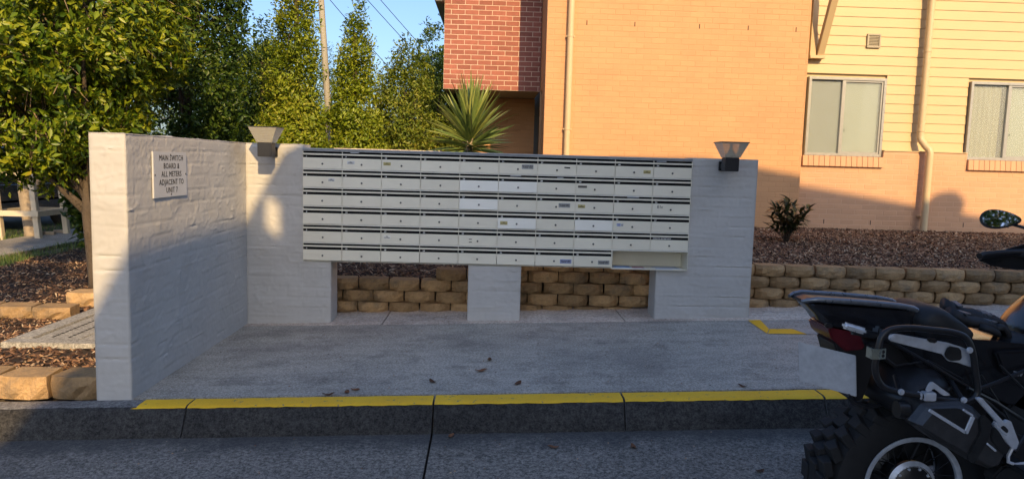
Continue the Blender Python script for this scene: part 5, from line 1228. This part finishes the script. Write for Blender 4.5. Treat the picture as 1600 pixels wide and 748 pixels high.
    for x0, z0, x1, z1 in ((1.443, 0.585, 1.50, 0.60), (1.668, 0.560, 1.70, 0.60), (1.393, 0.777, 1.44, 0.765)): MB().tube([(x0, 2.468, z0), (x1, 2.60, z1)], 0.009, 8).build('frame_stay', M['bk_tube'], fr)
    MB().prism([(1.326, 2.452), (1.352, 2.450), (1.381, 2.462), (1.381, 2.466), (1.352, 2.455), (1.332, 2.457), (1.332, 2.49), (1.326, 2.49)], 'z', 0.700, 0.736).build('hook_bracket', M['zinc'], fr)
    for z in (0.712, 0.726): part('bolt', MB().lathe([(0.0001, -.004), (0.006, -.003), (0.007, 0)], (0, 0, 0), 'y', 12).mesh('bolt', M['steel_dark']), fr, wloc_=(1.368, 2.458, z))
    cl = MB().box(1.527, 1.570, 2.455, 2.486, 0.553, 0.583).box(1.514, 1.522, 2.456, 2.484, 0.557, 0.582).build('clasp', M['silver'], fr, bevel=0.003)
    P('clasp_tongue', [(1.535, 0.584), (1.545, 0.612), (1.556, 0.622), (1.63, 0.572), (1.60, 0.570), (1.563, 0.598), (1.555, 0.584)], 2.466, 2.474, 'silver', 0.002, fr)
    # muffler
    mo = [(1.508, 0.549), (1.466, 0.488), (1.572, 0.414), (1.705, 0.342), (1.770, 0.318), (1.800, 0.332), (1.825, 0.395), (1.760, 0.480), (1.690, 0.543), (1.640, 0.560)]
    mf = crown_prism(mo, [2.405, 2.425, 2.445, 2.545, 2.565], [0.030, 0.012, 0.0, 0.0, 0.02], 0.006).build('muffler', M['muffler'], t)
    def strip(pts, w_, nm, mt, y=2.402):
        for a, b in zip(pts[:-1], pts[1:]): MB().obox((a[0], y, a[1]), (b[0], y, b[1]), 0.006, w_, (0, 0, 1)).build(nm, M[mt], mf, bevel=0.002)
    strip([(1.512, 0.541), (1.648, 0.463)], 0.011, 'trim_strip', 'chrome'); strip([(1.648, 0.460), (1.668, 0.520)], 0.016, 'trim_strip', 'chrome'); strip([(1.668, 0.522), (1.630, 0.545)], 0.008, 'trim_strip', 'chrome')
    P('heat_shield', [(1.52, 0.543), (1.62, 0.548), (1.66, 0.52), (1.645, 0.472)], 2.4035, 2.408, 'steel_dark', 0.0015, mf)
    P('muffler_band', [(1.655, 0.372), (1.685, 0.352), (1.728, 0.44), (1.735, 0.50), (1.705, 0.53), (1.685, 0.52), (1.695, 0.47)], 2.396, 2.4045, 'steel_dark', 0.003, mf)
    P('heat_shield', [(1.742, 0.49), (1.768, 0.465), (1.808, 0.40), (1.785, 0.385), (1.735, 0.44)], 2.399, 2.408, 'steel_dark', 0.003, mf)
    strip([(1.722, 0.428), (1.758, 0.400)], 0.007, 'trim_strip', 'chrome', 2.399); strip([(1.738, 0.506), (1.79, 0.455)], 0.005, 'trim_strip', 'chrome', 2.399)
    MB().lathe([(0.001, -0.03), (0.03, -0.03), (0.033, 0.0), (0.028, 0.01)], (1.475, 2.48, 0.515), 'x', 20).build('tail_pipe', M['steel_dark'], mf, smooth=True)
    MB().tube([(1.80, 2.49, 0.36), (1.88, 2.52, 0.27), (2.0, 2.58, 0.20), (2.2, 2.64, 0.16)], 0.026, 12).build('header_pipe', M['steel_dark'], t, smooth=True)
    # footrest hanger
    hg = MB()
    hg.obox((1.690, 2.42, 0.577), (1.79, 2.418, 0.478), 0.016, 0.024, (0, -1, 0)); 
    hg = MB().prism(rounded([(1.683, 0.579), (1.703, 0.583), (1.790, 0.497), (1.80, 0.505), (1.815, 0.50), (1.850, 0.425), (1.843, 0.400), (1.828, 0.402), (1.76, 0.470), (1.752, 0.490), (1.765, 0.495)], 0.004, 2), 'y', 2.415, 2.430).build('footrest_hanger', M['silver'], t, bevel=0.003)
    P('hanger_opening', [(1.775, 0.478), (1.787, 0.488), (1.806, 0.470), (1.802, 0.458)], 2.4125, 2.4145, 'bk_plastic', 0.0, hg)
    MB().tube([(1.835, 2.425, 0.405), (1.822, 2.425, 0.375), (1.824, 2.425, 0.352), (1.845, 2.42, 0.345), (1.89, 2.42, 0.352), (1.92, 2.42, 0.345)], 0.006, 8).build('footrest_spring', M['silver'], hg, smooth=True)
    MB().obox((1.86, 2.33, 0.33), (1.86, 2.55, 0.35), 0.05, 0.02).build('footrest', M['steel_dark'], hg, bevel=0.004)
    P('stand_bracket', [(1.80, 0.28), (1.84, 0.325), (1.96, 0.30), (2.0, 0.20), (1.85, 0.16)], 2.46, 2.52, 'steel_dark', 0.01)
    MB().tube([(2.05, 2.56, 0.12), (1.99, 2.44, -0.02), (1.95, 2.36, -0.168)], 0.012, 8).build('side_stand', M['steel_dark'], t, smooth=True)
    MB().box(1.91, 1.99, 2.33, 2.39, -0.178, -0.166).build('side_stand_foot', M['steel_dark'], t)
    # seats, tank
    crown_prism([(1.60, 0.80), (1.625, 0.838), (1.66, 0.848), (1.70, 0.845), (1.745, 0.822), (1.79, 0.785), (1.83, 0.748), (1.80, 0.70), (1.62, 0.72)], [2.635, 2.65, 2.70, 2.86, 2.91, 2.925], [0.03, 0.012, 0, 0, 0.012, 0.03], 0.02).build('pillion_seat', M['bk_seat'], t, smooth='all')
    crown_prism([(1.79, 0.74), (1.85, 0.733), (1.95, 0.728), (2.02, 0.738), (2.10, 0.742), (2.22, 0.70), (2.2, 0.62), (1.9, 0.65)], [2.635, 2.65, 2.70, 2.86, 2.91, 2.925], [0.03, 0.012, 0, 0, 0.012, 0.03], 0.02).build('rider_seat', M['bk_seat'], t, smooth='all')
    tk = crown_prism([(2.055, 0.715), (2.06, 0.755), (2.10, 0.815), (2.16, 0.875), (2.28, 0.945), (2.42, 0.97), (2.60, 0.93), (2.72, 0.80), (2.50, 0.62), (2.2, 0.62)], [2.63, 2.66, 2.72, 2.84, 2.90, 2.93], [0.05, 0.02, 0, 0, 0.02, 0.05], 0.03).build('fuel_tank', M['bk_gloss'], t, smooth='all')
    P('knee_panel', [(1.86, 0.700), (2.10, 0.715), (2.30, 0.62), (2.25, 0.52), (2.02, 0.56), (1.90, 0.62)], 2.590, 2.62, 'bk_gloss', 0.01)
    part('lettering', text_mesh('ZSV', 0.022, M['silver'], 'LEFT', bold=0.0006), t, wloc_=(1.932, 2.5885, 0.622), rot=(0, 0.1, 0))
    # front end
    for y in (2.69, 2.87): MB().tube([(3.12, y, 0.155), (2.78, y, 0.95)], 0.026, 12).build('fork_leg', M['steel_dark'], t, smooth=True)
    P('front_cowl', [(2.62, 0.72), (2.70, 0.98), (2.86, 1.05), (3.02, 0.86), (3.12, 0.72), (2.85, 0.66)], 2.62, 2.94, 'bk_gloss', 0.03)
    hb = MB().tube([(2.36, 2.36, 1.00), (2.42, 2.48, 1.0), (2.55, 2.62, 1.01), (2.58, 2.78, 1.0), (2.55, 2.94, 1.01), (2.44, 3.06, 1.0), (2.36, 3.18, 1.0)], 0.012, 10).build('handlebar', M['bk_tube'], t, smooth=True)
    for y0, x0, y1, x1 in ((2.34, 2.345, 2.46, 2.41), (3.08, 2.43, 3.20, 2.345)): MB().tube([(x0, y0, 1.0), (x1, y1, 1.0)], 0.018, 12).build('grip', M['rubber'], hb, smooth=True)
    # right hand guard and mirror
    for s in (1, -1):
        Y = lambda y: YC+s*(y-YC)
        hgd = MB().tube([(2.175, Y(3.19), 0.985), (2.20, Y(3.20), 0.99), (2.32, Y(3.19), 1.005), (2.46, Y(3.14), 1.02), (2.60, Y(3.02), 1.03)], [0.014, 0.017, 0.016, 0.014, 0.012], 10).build('hand_guard', M['bk_tube'], t, smooth=True)
        V = [(2.18, Y(3.20), 0.965), (2.26, Y(3.215), 0.938), (2.36, Y(3.215), 0.925), (2.50, Y(3.18), 0.93), (2.54, Y(3.14), 1.00), (2.40, Y(3.18), 1.055), (2.30, Y(3.195), 1.02)]
        c = [(x, y+0.006*s, z) for x, y, z in V]; n = len(V)
        MB().add(V+c, [tuple(range(n)), tuple(range(2*n-1, n-1, -1))]+[(i, (i+1) % n, n+(i+1) % n, n+i) for i in range(n)]).build('guard_shell', M['bk_plastic'], hgd)
        # mirror: oval housing with glass turned to the rear
        C = Vector((2.275, Y(3.22), 1.150)); nrm = Vector((-0.477, -0.827 if s > 0 else 0.5, 0.296)).normalized(); hx = Vector((0, 0, 1)).cross(nrm).normalized(); hz = nrm.cross(hx)
        ring = []
        for k in range(28):
            a = 2*math.pi*k/28; px_, pz = math.cos(a), math.sin(a); ww = 0.078*px_; hh = 0.040*pz*(1.0-0.35*px_)*(1.0 if pz > 0 else 1.05)
            ring.append((ww, hh))
        def rg(k, off): return [tuple(C + hx*a*k + hz*b*k + nrm*off) for a, b in ring]
        mh = MB().loft([rg(0.93, 0.010), rg(1.0, 0.007), rg(1.02, -0.005), rg(0.9, -0.028), rg(0.5, -0.042)]).build('mirror', M['bk_plastic'], t, smooth=True)
        MB().loft([rg(0.90, 0.0095), rg(0.90, 0.0125)]).build('mirror_glass', M['mirror'], mh)
        MB().tube([tuple(C+hx*0.07*s*0-nrm*0.03), (2.40, Y(3.12), 1.10), (2.44, Y(3.06), 1.01)], 0.007, 8).build('mirror_stalk', M['bk_tube'], mh, smooth=True)
motorcycle()

def gloves():
    t = thing('gloves', 'pair of black motorcycle gloves lying on the saddle', 'gloves', (1.87, 2.74, 0.735))
    def glove(o, d, s, up, cm):
        """o wrist, d towards fingers, s sideways"""
        o, d, s, up = Vector(o), Vector(d).normalized(), Vector(s).normalized(), Vector(up)
        mb = MB(); rings = []
        for f, wd, th, dz in ((-0.075, 0.042, 0.028, 0.012), (-0.04, 0.040, 0.026, 0.004), (0, 0.034, 0.022, 0), (0.03, 0.042, 0.022, 0.006), (0.07, 0.046, 0.020, 0.006), (0.095, 0.044, 0.016, 0.0)):
            c = o+d*f+up*(dz+0.006); rings.append([tuple(c+s*math.cos(a)*wd+up*math.sin(a)*th) for a in [2*math.pi*k/16 for k in range(16)]])
        g = mb.loft(rings).build('glove', M['glove'], t, smooth='all')
        for k, (off, L) in enumerate(((-0.034, 0.060), (-0.012, 0.074), (0.011, 0.070), (0.033, 0.055))):
            b = o+d*0.085+s*off+up*0.008
            MB().tube([b, b+d*L*0.4+up*0.010, b+d*L*0.75+up*0.0, b+d*L*0.95-up*0.018, b+d*L*0.93-up*0.026], [0.0125, 0.0125, 0.0115, 0.010, 0.006], 10).build('finger', M['glove'], g, smooth='all')
        b = o+d*0.02-s*0.036; MB().tube([b, b+d*0.03-s*0.02, b+d*0.06-s*0.018-up*0.006, b+d*0.075-s*0.012-up*0.012], [0.014, 0.0135, 0.012, 0.007], 10).build('thumb', M['glove'], g, smooth='all')
        for f in (0.062, 0.082):
            MB().obox(tuple(o+d*f-s*0.03+up*0.030), tuple(o+d*f+s*0.03+up*0.030), 0.016, 0.006).build('knuckle_panel', M[cm], g, bevel=0.002)
        MB().obox(tuple(o-d*0.03-s*0.036+up*0.036), tuple(o-d*0.03+s*0.036+up*0.036), 0.022, 0.006).build('wrist_strap', M[cm], g, bevel=0.002)
    glove((1.845, 2.735, 0.775), (1, -0.05, -0.22), (0, 1, 0), (0.15, 0, 1), 'glove_grey')
    glove((1.865, 2.80, 0.795), (0.95, -0.25, -0.22), (0.2, 1, 0.1), (0.15, 0, 1), 'glove_grey')
gloves()
